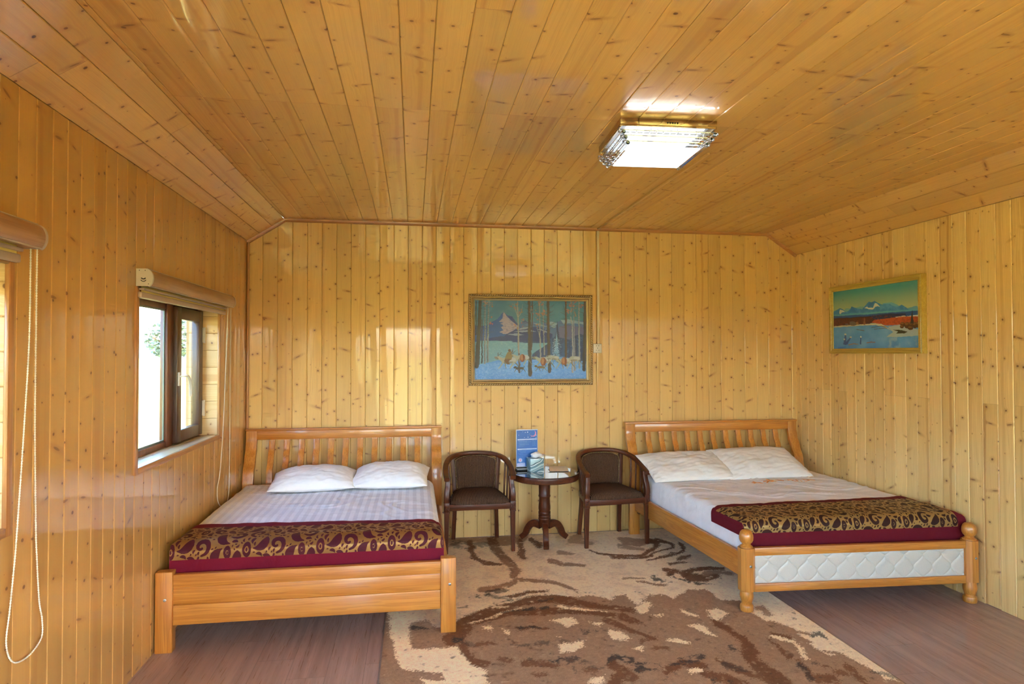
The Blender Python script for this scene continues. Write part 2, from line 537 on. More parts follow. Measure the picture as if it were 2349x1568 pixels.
def m_rug():
    n = NT('rug_pile')
    c = n.attr('paint').outputs['Color']
    o = n.coord('Object')
    f = n.noise(o, 260.0, 2.0, 0.6); g = n.noise(o, 75.0, 3.0, 0.6)
    c = n.mix(n.smooth(f, 0.35, 0.75, 0.0, 0.45), c, n.mix(1.0, c, (0.45, 0.43, 0.42, 1), 'MULTIPLY'))
    c = n.mix(n.smooth(g, 0.5, 0.8, 0.0, 0.30), c, n.mix(1.0, c, (0.62, 0.6, 0.58, 1), 'MULTIPLY'))
    n.pbr(c, 0.95, spec=0.05, sheen=0.0, normal=n.bump(f, 0.7, 0.006))
    return n.m
M['rug'] = m_rug()

def m_cloth(name, c, stripes=False, wr=0.5, sheen=0.1, period=0.055):
    n = NT(name)
    o = n.coord('Object'); x, y, z = n.sep(o)
    cr = n.noise(n.xyz(n.mul(x, 5.0), n.mul(y, 9.0), n.mul(z, 5.0)), 1.0, 4.0, 0.6, dist=0.6)
    weave = n.noise(o, 900.0, 1.0)
    col = n.mix(n.smooth(cr, 0.35, 0.7), tuple(np.array(c)*0.93), c)
    rough = 0.75
    if stripes:
        s = n.math('FRACT', n.math('DIVIDE', n.add(x, n.mul(cr, 0.012)), period))
        st = n.mul(n.smooth(s, 0.02, 0.06), n.smooth(s, 0.54, 0.50))
        col = n.mix(n.mul(st, 0.9), col, tuple(np.array(c)*np.array((0.80, 0.79, 0.80))))
        rough = n.lin(st, 0, 1, 0.5, 0.85)
    n.pbr(col, rough, sheen=sheen, normal=n.bump(n.add(n.mul(cr, 1.0), n.mul(weave, 0.03)), wr, 0.012))
    return n.m
M['sheet_stripe'] = m_cloth('striped_sheet', (0.89, 0.89, 0.92), True, 0.35)
M['sheet_white'] = m_cloth('white_sheet', (0.86, 0.84, 0.85), False, 0.8)
M['pillow_white'] = m_cloth('white_pillowcase', (0.90, 0.88, 0.86), False, 0.25)
M['pillow_cream'] = m_cloth('cream_pillowcase', (0.84, 0.79, 0.73), False, 0.4)

def m_runner(name, gold, dark, border):
    n = NT(name)
    a = n.attr('paint'); r, g, b = n.sep(a.outputs['Color'])
    o = n.coord('Object')
    tw = n.noise(o, 700.0, 1.0)
    pat = n.smooth(r, 0.38, 0.62)          # 1 = dark figure
    bor = n.smooth(g, 0.4, 0.6)            # 1 = plain border
    c = n.mix(pat, gold, dark)
    c = n.mix(n.mul(n.sub(tw, 0.3), 0.3), c, (0.10, 0.04, 0.02))
    c = n.mix(bor, c, border)
    sh = n.mul(n.sub(1.0, bor), n.lin(pat, 0, 1, 1.0, 0.45))
    n.pbr(c, n.lin(sh, 0, 1, 0.8, 0.40), metal=n.mul(sh, 0.55), sheen=0.0, spec=0.25,
          normal=n.bump(n.add(n.mul(pat, 0.6), n.mul(tw, 0.2)), 0.25, 0.0015))
    return n.m
M['runner_a'] = m_runner('maroon_gold_satin', (0.29, 0.145, 0.042, 1), (0.070, 0.005, 0.012, 1), (0.150, 0.002, 0.016, 1))
M['runner_b'] = m_runner('brown_gold_satin', (0.38, 0.235, 0.08, 1), (0.034, 0.010, 0.008, 1), (0.120, 0.003, 0.011, 1))

def m_chairfab():
    n = NT('striped_chenille')
    o = n.coord('Object'); x, y, z = n.sep(o)
    w = n.mul(n.sub(n.noise(o, 30.0, 2.0), 0.5), 0.006)
    s = n.math('FRACT', n.math('DIVIDE', n.add(x, w), 0.0125))
    st = n.mul(n.smooth(s, 0.05, 0.25), n.smooth(s, 0.75, 0.55))
    f = n.noise(n.xyz(n.mul(x, 300.0), n.mul(y, 130.0), n.mul(z, 130.0)), 1.0, 2.0)
    c = n.mix(st, (0.030, 0.013, 0.008), (0.15, 0.078, 0.042))
    c = n.mix(n.mul(n.smooth(f, 0.45, 0.7), 0.55), c, (0.040, 0.019, 0.012))
    n.pbr(c, 0.95, spec=0.15, sheen=0.0, normal=n.bump(n.add(st, f), 0.35, 0.003))
    return n.m
M['chairfab'] = m_chairfab()

def m_quilt():
    n = NT('cream_quilted_vinyl')
    o = n.coord('Object')
    v = n.vor(n.xyz(*[n.add(q, n.mul(n.noise(o, 60.0, 2.0), 0.01)) for q in n.sep(o)]), 'DISTANCE_TO_EDGE', '3D', 1.0, 90.0).outputs['Distance']
    c = n.mix(n.smooth(v, 0.07, 0.0, 0.0, 0.22), (0.57, 0.53, 0.44), (0.36, 0.37, 0.37))
    n.pbr(c, 0.42, spec=0.4)
    return n.m
M['quilt'] = m_quilt()

def m_gilt():
    n = NT('gilt_frame')
    o = n.coord('Object')
    f = n.noise(o, 60.0, 3.0)
    c = n.mix(f, (0.20, 0.115, 0.040), (0.42, 0.27, 0.11))
    n.pbr(c, 0.40, metal=0.5)
    return n.m
M['gilt'] = m_gilt()
M['giltlip'] = plain('pale_gilt_lip', (0.70, 0.55, 0.34), 0.35, metal=0.5)
M['olive_frame_y'] = timber('olive_yellow_frame', 1, (0.58, 0.42, 0.085), (0.50, 0.34, 0.06), (0.36, 0.23, 0.035), coat=0.3)
M['blind_wood'] = timber('blind_printed_wood', 1, (0.42, 0.23, 0.125), (0.36, 0.185, 0.095), (0.29, 0.14, 0.07), coat=0.35, crough=0.18, rough=0.35)
M['blind_plain'] = plain('pinkish_beige_metal', (0.44, 0.33, 0.27), 0.4)
M['blind_fabric'] = plain('yellow_blind_fabric', (0.72, 0.58, 0.20), 0.7)

# ------------------------------------------------------------------ boarded surfaces
def boards(name, org, ud, vd, nd, u0, u1, pitch, phase, vtop, mat, seed, v0=0.0, openings=(), cuts=None, tilt=0.0011, crown=0.0007, ragged=0.0):
    """tongue-and-groove boards side by side along ud, running along vd, facing nd.
    vtop(u) -> far end; openings = [(ua,ub,va,vb)]; cuts(i) -> list of butt joints of board i"""
    rnd = random.Random(seed)
    org, ud, vd, nd = Vector(org), Vector(ud), Vector(vd), Vector(nd)
    V, Fc, UV, BID = [], [], [], []
    k0 = math.floor((u0-phase)/pitch); k = k0
    while phase+k*pitch < u1-1e-6:
        a, b = phase+k*pitch, phase+(k+1)*pitch
        t0, t1 = rnd.uniform(-tilt, tilt), rnd.uniform(-tilt, tilt)
        base = rnd.random(); bot = v0 - (rnd.uniform(0, ragged) if ragged else 0) + ragged
        cs = sorted(cuts(k, rnd)) if cuts else []
        us = [a, a+0.0007, a+0.0040] + [a+0.004+(b-a-0.008)*j/4 for j in (1, 2, 3)] + [b-0.0040, b-0.0007, b]
        for ua, ub, _, _ in openings:
            for e in (ua, ub):
                if a < e < b: us.append(e)
        for e in (u0, u1, XBL if vd.z else u0, XBR if vd.z else u0):
            if a < e < b: us.append(e)
        us = sorted({round(min(max(u, u0), u1), 6) for u in us})
        def depth(u):
            e = min(u-a, b-u)
            if e < 0.0006: return -0.008
            t = (u-a)/(b-a)
            d = t0*(1-t)+t1*t + crown*(1-(2*t-1)**2)
            return d-0.0026 if e < 0.0035 and e < 0.001 else d - (0.0026*(1-min(1, (e-0.0007)/0.0033)) if e < 0.004 else 0)
        seg_edges = [bot]+cs
        cache = {}
        for j in range(len(us)-1):
            ua, ub = us[j], us[j+1]; um = (ua+ub)/2
            ints = [(bot, None)]
            for oa, ob, va, vb in openings:
                if oa < um < ob: ints = [(bot, va), (vb, None)]
            for lo, hi in ints:
                stops = [lo]+[c for c in cs if c > lo and (hi is None or c < hi)]+[hi]
                for q in range(len(stops)-1):
                    s0, s1 = stops[q], stops[q+1]
                    sid = sum(1 for c in cs if c <= s0+1e-6)
                    idq = (base+0.3137*sid) % 1.0
                    ids = []
                    for (u, top) in ((ua, 0), (ub, 0), (ub, 1), (ua, 1)):
                        if top == 0: v = s0 + (0.0006 if q > 0 else 0)
                        else: v = (s1-0.0006 if q < len(stops)-2 else s1) if s1 is not None else vtop(u)
                        key = (round(u, 6), round(v, 6), sid)
                        if key not in cache:
                            cache[key] = len(V); V.append(org+ud*u+vd*v+nd*depth(u))
                        ids.append(cache[key]); UV.append((u-a, v))
                    Fc.append(ids); BID.append(idq)
        k += 1
    me = bpy.data.meshes.new(name)
    me.from_pydata([tuple(v) for v in V], [], Fc)
    ul = me.uv_layers.new(name='uv'); ul.data.foreach_set('uv', [c for q in UV for c in q])
    at = me.attributes.new('bid', 'FLOAT', 'FACE'); at.data.foreach_set('value', BID)
    me.update()
    # face the room
    if len(me.polygons) and Vector(me.polygons[len(me.polygons)//2].normal).dot(nd) < 0: me.flip_normals()
    o = link(name, me, mat, None, 22)
    return tag(o, kind='structure')

def ceil_h(x):
    if x < XBL: return ZEL+(ZC-ZEL)*(x-XL)/(XBL-XL)
    if x > XBR: return ZC+(ZER-ZC)*(x-XBR)/(XR-XBR)
    return ZC

W2 = (3.54, 4.923, 1.058, 1.972)      # the window by the left bed: y0,y1,z0,z1
W1 = (1.05, 2.472, 1.040, 1.972)      # the window nearer the camera
DOOR = (-0.56, 0.50, 0.02, 2.15)
W0 = (-1.15, 0.85, 0.060, 2.300)     # unseen third opening beside the photographer, added to light the right wall
FWA = (-1.20, -0.80, 1.00, 2.05)  # unseen window, added for fill
FWB = (1.10, 3.62, 0.95, 2.42)  # unseen wide window, added to brighten the room from behind
RW = (-1.1, -0.30, 0.95, 2.05)  # unseen right-wall window, added for more daylight

wall_back = boards('wall_back', (0, D, 0), (1, 0, 0), (0, 0, 1), (0, -1, 0), XL, XR, 0.1242, -1.2915, ceil_h, M['wall'], 11)
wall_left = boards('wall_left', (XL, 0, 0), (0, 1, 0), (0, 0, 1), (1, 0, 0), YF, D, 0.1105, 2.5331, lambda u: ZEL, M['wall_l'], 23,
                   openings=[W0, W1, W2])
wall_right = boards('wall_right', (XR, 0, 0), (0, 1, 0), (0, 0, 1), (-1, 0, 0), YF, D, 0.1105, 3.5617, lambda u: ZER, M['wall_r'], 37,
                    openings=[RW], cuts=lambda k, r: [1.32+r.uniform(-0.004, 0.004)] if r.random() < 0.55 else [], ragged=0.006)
wall_front = boards('wall_front', (0, YF, 0), (1, 0, 0), (0, 0, 1), (0, 1, 0), XL, XR, 0.1242, -1.2915, ceil_h, M['wall'], 41,
                    openings=[FWA, DOOR, FWB])
def ccuts(k, r):
    c = [3.055]
    if r.random() < 0.25: c.append(r.uniform(1.2, 2.2))
    return c
ceiling = boards('ceiling', (0, 0, ZC), (1, 0, 0), (0, 1, 0), (0, 0, -1), XBL, XBR, 0.1290, -0.5685, lambda u: D, M['ceil'], 53, v0=YF, cuts=ccuts)
def slope(name, x0, z0, x1, z1, seed):
    L = math.hypot(x1-x0, z1-z0); ud = ((x1-x0)/L, 0, (z1-z0)/L)
    nd = (ud[2], 0, -ud[0])
    if nd[2] > 0: nd = (-nd[0], 0, -nd[2])
    return boards(name, (x0, 0, z0), ud, (0, 1, 0), nd, 0, L, L/3, 0, lambda u: D, M['ceil'], seed, v0=YF,
                  cuts=lambda k, r: [r.uniform(1.5, 4.5)], tilt=0.0016)
slope('ceiling_left_slope', XL, ZEL, XBL, ZC, 61)
slope('ceiling_right_slope', XBR, ZC, XR, ZER, 67)

# outer skins so that daylight only comes in by the openings
bm = B()
box2(bm, (XL-0.45, YF-0.4, ZC+0.03), (XR+0.45, D+0.4, ZC+0.16))
tag(obj('roof', bm, plain('roof_sheet', (0.3, 0.1, 0.08), 0.6)), kind='structure')
def shell(name, boxes):
    bm = B()
    for a, b in boxes: box2(bm, a, b)
    return tag(obj(name, bm, plain(name+'_timber', (0.42, 0.25, 0.11), 0.7)), kind='structure')
o0, o1 = XL-0.22, XL-0.012
shell('wall_left_outer', [((o0, YF, 0), (o1, W0[0]-0.002, ZC)), ((o0, W0[1]+0.002, 0), (o1, W1[0]-0.002, ZC)), ((o0, W0[0]-0.002, 0), (o1, W0[1]+0.002, W0[2]-0.002)), ((o0, W0[0]-0.002, W0[3]+0.002), (o1, W0[1]+0.002, ZC)), ((o0, W1[1]+0.002, 0), (o1, W2[0]-0.002, ZC)), ((o0, W2[1]+0.002, 0), (o1, D+0.2, ZC)),
      ((o0, W1[0]-0.002, 0), (o1, W1[1]+0.002, W1[2]-0.002)), ((o0, W1[0]-0.002, W1[3]+0.002), (o1, W1[1]+0.002, ZC)),
      ((o0, W2[0]-0.002, 0), (o1, W2[1]+0.002, W2[2]-0.002)), ((o0, W2[0]-0.002, W2[3]+0.002), (o1, W2[1]+0.002, ZC))])
o0, o1 = XR+0.012, XR+0.22
shell('wall_right_outer', [((o0, YF, 0), (o1, RW[0], ZC)), ((o0, RW[1], 0), (o1, D+0.2, ZC)), ((o0, RW[0], 0), (o1, RW[1], RW[2])), ((o0, RW[0], RW[3]), (o1, RW[1], ZC))])
shell('wall_back_outer', [((XL-0.01, D+0.012, 0), (XR+0.01, D+0.2, ZC))])
o0, o1 = YF-0.2, YF-0.012
shell('wall_front_outer', [((XL-0.2, o0, 0), (FWA[0], o1, ZC)), ((FWA[1], o0, 0), (DOOR[0], o1, ZC)), ((DOOR[1], o0, 0), (FWB[0], o1, ZC)), ((FWB[1], o0, 0), (XR+0.2, o1, ZC)),
      ((FWA[0], o0, 0), (FWA[1], o1, FWA[2])), ((FWA[0], o0, FWA[3]), (FWA[1], o1, ZC)), ((DOOR[0], o0, DOOR[3]), (DOOR[1], o1, ZC)),
      ((FWB[0], o0, 0), (FWB[1], o1, FWB[2])), ((FWB[0], o0, FWB[3]), (FWB[1], o1, ZC))])

bm = B(); box2(bm, (XL-0.012, YF-0.2, -0.05), (XR+0.012, D+0.012, 0))
tag(obj('floor', bm, M['floor'], smooth=None), kind='structure')

# trims: quarter round along the top of the back wall, corner strips
qr = [(0, 0), (0.018, 0), (0.017, 0.008), (0.013, 0.014), (0.007, 0.0175), (0, 0.018)]
bm = B()
pts = [(XL, ZEL), (XBL, ZC), (XBR, ZC), (XR, ZER)]
for (x0, z0), (x1, z1) in zip(pts[:-1], pts[1:]):
    L = math.hypot(x1-x0, z1-z0); dx, dz = (x1-x0)/L, (z1-z0)/L
    ex = 0.004
    A = []; C = []
    for h, t in [(0, 0), (0.026, 0), (0.025, 0.008), (0.018, 0.016), (0.008, 0.021), (0, 0.022)]:
        off = Vector((dz*h, -t, -dx*h))
        A.append(bm.verts.new(Vector((x0-dx*ex, D-0.001, z0-dz*ex))+off)); C.append(bm.verts.new(Vector((x1+dx*ex, D-0.001, z1+dz*ex))+off))
    for i in range(6): bm.faces.new((A[i], A[(i+1) % 6], C[(i+1) % 6], C[i]))
    bm.faces.new(A[::-1]); bm.faces.new(C)
tag(obj('trim_1', bm, M['trim_x']), kind='structure')
bm = B(); box2(bm, (XL+0.001, D-0.02, 0.0), (XL+0.022, D-0.001, ZEL-0.01), 0.006, 3)
tag(obj('trim_2', bm, M['trim_z']), kind='structure')

# ------------------------------------------------------------------ windows of the left wall
def small_boards(name, org, ud, vd, nd, u1, v1, pitch, seed, parent):
    o = boards(name, org, ud, vd, nd, 0, u1, pitch, 0, lambda u: v1, M['reveal'], seed, tilt=0.0004)
    del o['kind']
    o.parent = parent
    o.data.transform(Matrix.Translation(-Vector(parent.location)))
    return o

def left_window(name, W, seed):
    y0, y1, z0, z1 = W
    t = empty(name, (XL, (y0+y1)/2, z0)); tag(t, kind='structure')
    xf = XL-0.125          # inner face of frame
    # reveals
    small_boards('reveal', (XL, y1, z0), (0, 0, 1), (-1, 0, 0), (0, -1, 0), z1-z0, 0.20, 0.124, seed, t)
    small_boards('reveal', (XL, y0, z0), (0, 0, 1), (-1, 0, 0), (0, 1, 0), z1-z0, 0.20, 0.124, seed+1, t)
    small_boards('reveal', (XL, y0, z1), (-1, 0, 0), (0, 1, 0), (0, 0, -1), 0.20, y1-y0, 0.1, seed+2, t)
    small_boards('window_sill', (XL, y0, z0), (-1, 0, 0), (0, 1, 0), (0, 0, 1), 0.20, y1-y0, 0.1, seed+3, t)
    # casing on the wall face
    bm = B(); c = 0.030; th = 0.012
    box2(bm, (XL-0.004, y0-c, z0-c), (XL+th, y0+0.003, z1+c), 0.003)
    box2(bm, (XL-0.004, y1-0.003, z0-c), (XL+th, y1+c, z1+c), 0.003)
    obj('window_casing', bm, M['trim_z'], t)
    bm = B()
    box2(bm, (XL-0.004, y0+0.003, z0-c), (XL+th, y1-0.003, z0+0.003), 0.003)
    box2(bm, (XL-0.004, y0+0.003, z1-0.003), (XL+th, y1-0.003, z1+c), 0.003)
    obj('window_casing', bm, M['trim_y'], t)
    # fixed frame
    xo = xf-0.05; fw = 0.034
    ym0, ym1 = y0+(y1-y0)*0.563, y0+(y1-y0)*0.640     # post between pane and sash
    bm = B()
    box2(bm, (xo, y0, z0), (xf-0.012, y0+fw, z1), 0.003)
    box2(bm, (xo, ym0, z0), (xf-0.004, ym1-0.01, z1), 0.003)
    box2(bm, (xo, y1-0.03, z0), (xf-0.012, y1, z1), 0.003)
    box2(bm, (xo, y0+fw, z0), (xf-0.012, ym0, z0+0.038), 0.003)
    box2(bm, (xo, y0+fw, z1-0.034), (xf-0.012, ym0, z1), 0.003)
    box2(bm, (xo, ym1-0.01, z0), (xf-0.03, y1-0.03, z0+0.03), 0.002)
    box2(bm, (xo, ym1-0.01, z1-0.03), (xf-0.03, y1-0.03, z1), 0.002)
    fr = obj('window_frame', bm, M['sashred'], t)
    bm = B(); box2(bm, (xf-0.035, y0+fw-0.004, z0+0.034), (xf-0.029, ym0+0.004, z1-0.03))
    obj('pane', bm, M['glass'], fr)
    bm = B(); g = 0.012
    for a, b in (((y0+fw, z0+0.038), (y0+fw+g, z1-0.034)), ((ym0-g, z0+0.038), (ym0, z1-0.034)),
                 ((y0+fw, z0+0.038), (ym0, z0+0.038+g)), ((y0+fw, z1-0.034-g), (ym0, z1-0.034))):
        box2(bm, (xf-0.0285, a[0], a[1]), (xf-0.020, b[0], b[1]), 0.001)
    obj('glazing_bead', bm, plain('grey_green_bead', (0.16, 0.19, 0.16), 0.5), fr)
    # opening sash, dark brown
    s0, s1 = ym1-0.012, y1-0.006
    sw = 0.078; xi = xf+0.022
    bm = B()
    box2(bm, (xf-0.028, s0, z0+0.012), (xi, s0+sw, z1-0.012), 0.004)
    box2(bm, (xf-0.028, s1-sw, z0+0.012), (xi, s1, z1-0.012), 0.004)
    box2(bm, (xf-0.028, s0+sw, z0+0.012), (xi, s1-sw, z0+0.012+sw), 0.004)
    box2(bm, (xf-0.028, s0+sw, z1-0.012-sw), (xi, s1-sw, z1-0.012), 0.004)
    sash = obj('sash', bm, M['sash'], t)
    bm = B(); box2(bm, (xf-0.006, s0+sw-0.004, z0+0.012+sw-0.004), (xf, s1-sw+0.004, z1-0.012-sw+0.004))
    obj('pane', bm, M['glass'], sash)
    bm = B()
    zh = z0+(z1-z0)*0.47
    yh = s0+0.020
    box2(bm, (xi-0.001, yh-0.013, zh-0.045), (xi+0.010, yh+0.013, zh+0.045), 0.004, 3)
    sweep(bm, catmull([(xi+0.008, yh, zh+0.018), (xi+0.040, yh+0.004, zh+0.018), (xi+0.046, yh+0.040, zh+0.016), (xi+0.046, yh+0.085, zh-0.03), (xi+0.044, yh+0.10, zh-0.12)], 6), rect_sec(0.018, 0.012, 0.004))
    obj('handle', bm, M['white_plastic'], sash)
    for zz in (z0+(z1-z0)*0.22, z0+(z1-z0)*0.80):
        bm = B()
        box2(bm, (xi-0.001, s1-0.016, zz-0.055), (xi+0.016, s1+0.003, zz+0.055), 0.004, 3)
        tube(bm, (xi+0.012, s1-0.004, zz-0.058), (xi+0.012, s1-0.004, zz+0.058), 0.007)
        obj('hinge', bm, M['cream_plastic'], sash)
    return t
left_window('window_1', W1, 301)
left_window('window_2', W2, 331)
left_window('fill_window_6', W0, 361)  # added unseen opening that lights the right side

# openings behind the photographer: windows made up for fill light, and the door
def fill_window(name, a, b, axis):
    t = empty(name, [(a[i]+b[i])/2 for i in range(3)]); tag(t, kind='structure')
    bm = B(); f = 0.06
    k = 0 if axis == 1 else 1
    def seg(p, q):
        box2(bm, p, q, 0.004)
    lo, hi = list(a), list(b)
    def pt(u, z, w):
        r = [0, 0, z]; r[k] = u; r[axis] = w
        return r
    w0, w1 = a[axis], b[axis]; u0, u1 = a[k], b[k]; z0, z1 = a[2], b[2]
    seg(pt(u0, z0, w0), pt(u0+f, z1, w1)); seg(pt(u1-f, z0, w0), pt(u1, z1, w1))
    seg(pt(u0+f, z0, w0), pt(u1-f, z0+f, w1)); seg(pt(u0+f, z1-f, w0), pt(u1-f, z1, w1))
    um = (u0+u1)/2
    if u1-u0 > 1.2: seg(pt(um-f/2, z0+f, w0), pt(um+f/2, z1-f, w1))
    obj('window_frame', bm, M['sash'], t)
    wm = (w0+w1)/2
    bm = B(); box2(bm, pt(u0+f/2, z0+f/2, wm-0.003), pt(u1-f/2, z1-f/2, wm+0.003))
    obj('pane', bm, M['glass'], t)
fill_window('fill_window_3', (FWB[0], YF-0.12, FWB[2]), (FWB[1], YF-0.05, FWB[3]), 1)
fill_window('fill_window_4', (XR+0.05, RW[0], RW[2]), (XR+0.12, RW[1], RW[3]), 0)
fill_window('fill_window_5', (FWA[0], YF-0.12, FWA[2]), (FWA[1], YF-0.05, FWA[3]), 1)
bm = B()
for a, b in (((DOOR[0]-0.06, 0.0), (DOOR[0], DOOR[3]+0.06)), ((DOOR[1], 0.0), (DOOR[1]+0.06, DOOR[3]+0.06)), ((DOOR[0], DOOR[3]), (DOOR[1], DOOR[3]+0.06))):
    box2(bm, (a[0], YF-0.01, a[1]), (b[0], YF+0.015, b[1]), 0.003)
tag(obj('door_1', bm, M['sash']), kind='structure')

# ------------------------------------------------------------------ roller blinds
def roller_blind(y0, y1, label, seed, chain_y):
    t = empty('roller_blind', (XL, (y0+y1)/2, 2.0))
    tag(t, label, 'blind', 'roller blinds above the left wall windows')
    x0 = XL+0.002; d = 0.080; zb, zt = 2.005, 2.092
    def prof(k=1.0, n=10):
        p = [(x0, zb), (x0, zt), (x0+0.046, zt)]
        cx, cz, rx, rz = x0+0.046, (zt+zb)/2-0.004, d-0.046, (zt-zb)/2+0.004
        for i in range(n+1):
            a = PI/2 - i/n*PI*0.86
            p.append((cx+rx*math.cos(a), cz+rz*math.sin(a)))
        p.append((x0+0.058, zb))
        return p
    bm = B(); prism(bm, prof(), 1, y0+0.006, y1-0.006)
    cas = obj('cassette', bm, M['blind_wood'], t, 35)
    bm = B()
    sweep(bm, [(x0+0.048, y0+0.006, zt+0.001), (x0+0.048, y1-0.006, zt+0.001)], rect_sec(0.010, 0.006, 0.002))
    sweep(bm, [(x0+0.062, y0+0.006, zb-0.001), (x0+0.062, y1-0.006, zb-0.001)], rect_sec(0.012, 0.006, 0.002))
    obj('edge_strip', bm, M['blind_plain'], cas)
    for yy, s in ((y0, -1), (y1, 1)):
        bm = B()
        q = prof()
        q = [(x0+(a-x0)*1.03, (zb+zt)/2+(b-(zb+zt)/2)*1.04) for a, b in q]
        prism(bm, q, 1, yy-0.006 if s < 0 else yy-0.007, yy+0.007 if s < 0 else yy+0.006)
        cap = obj('end_cap', bm, M['blind_plain'] if s > 0 else M['cream_plastic'], t, 35)
        if s < 0:
            for r0, cz in ((0.010, 2.047), (0.012, 2.036)):
                bm = B()
                pa = [(x0+0.036+r0*math.cos(a), yy-0.0065, cz+r0*0.75*math.sin(a)) for a in np.linspace(-PI*0.93, -PI*0.07, 10)]
                sweep(bm, pa, rect_sec(0.003 if r0 > 0.011 else 0.005, 0.004), up=(0, 1, 0))
                obj('slot', bm, M['black'], cap)
            for sx, sz in ((0.016, 2.084), (0.044, 2.084), (0.060, 2.014)):
                bm = B(); v = lathe(bm, [(0.0022, 0), (0.0022, 0.001), (0.0001, 0.0012)], (0, 0, 0), 10)
                bmesh.ops.transform(bm, matrix=Matrix.Translation((x0+sx, yy-0.006, sz)) @ Matrix.Rotation(PI/2, 4, 'X'), verts=v)
                obj('screw', bm, M['black'], cap)
    # rolled fabric, lower bars
    bm = B(); box2(bm, (x0+0.016, y0+0.02, 1.962), (x0+0.019, y1-0.07, 2.01))
    obj('fabric', bm, M['blind_fabric'], t)
    bm = B(); box2(bm, (x0+0.006, y0+0.010, 1.984), (x0+0.034, y1-0.055, 1.996), 0.003)
    obj('guide_bar', bm, M['blind_plain'], t)
    bm = B(); box2(bm, (x0+0.008, y0-0.012, 1.943), (x0+0.030, y1-0.060, 1.974), 0.007, 3)
    obj('bottom_rail', bm, M['blind_plain'], t)
    # bead chain loop
    bm = B()
    pts = catmull(chain_y, 14)
    sweep(bm, pts, circ_sec(0.0022, 6), up=(1, 0, 0))
    step = 0.0095; acc = 0
    for a, b in zip(pts[:-1], pts[1:]):
        L = (b-a).length; s = acc
        while s < L:
            p = a+(b-a)*(s/L)
            bmesh.ops.create_icosphere(bm, subdivisions=1, radius=0.0037, matrix=Matrix.Translation(p))
            s += step
        acc = s-L
    obj('bead_chain', bm, M['bead'], t, 180)
    return t
xc = XL+0.057
def chain(pts):
    """loop positions measured on the plane x = -1.389, brought out to the plane of the chain"""
    out = []
    for y, z in pts:
        x = XL+0.012+0.045*min(1.0, max(0.0, (z-0.55)/1.4))       # the cord hangs back to the wall
        k = x/-1.389
        out.append((x, y*k, CAM[2]+(z-CAM[2])*k))
    return out
roller_blind(3.525, 5.062, 'closed-up wood-print roller blind with cream end cap over the window beside the left bed', 1,
    chain([(5.057, 2.000), (5.038, 1.821), (5.002, 1.494), (4.965, 1.173), (4.918, 0.923), (4.875, 0.769), (4.825, 0.689), (4.842, 0.591), (4.95, 0.525), (5.06, 0.528), (5.108, 0.594), (5.120, 0.692), (5.126, 1.023), (5.126, 1.523), (5.130, 1.824), (5.132, 2.000)]))
near_blind = roller_blind(0.95, 2.562, 'nearest wood-print roller blind cut off by the left edge of the photo', 2,
    chain([(2.559, 2.000), (2.557, 1.67), (2.533, 1.355), (2.512, 1.125), (2.491, 0.915), (2.464, 0.728), (2.447, 0.616), (2.487, 0.536), (2.577, 0.516), (2.657, 0.546), (2.66, 0.615), (2.64, 0.692), (2.620, 0.874), (2.612, 0.989), (2.599, 1.347), (2.598, 1.67), (2.599, 2.01)]))
near_blind.location.z += 0.034

# ------------------------------------------------------------------ rug
def project(X, Y, Z=0.0):
    r, u, f = cam_axes()
    qx, qy, qz = X-CAM[0], Y-CAM[1], Z-CAM[2]
    d = qx*f[0]+qy*f[1]+qz*f[2]
    return 2349/2+F_PX*(qx*r[0]+qy*r[1]+qz*r[2])/d, 784-F_PX*(qx*u[0]+qy*u[1]+qz*u[2])/d

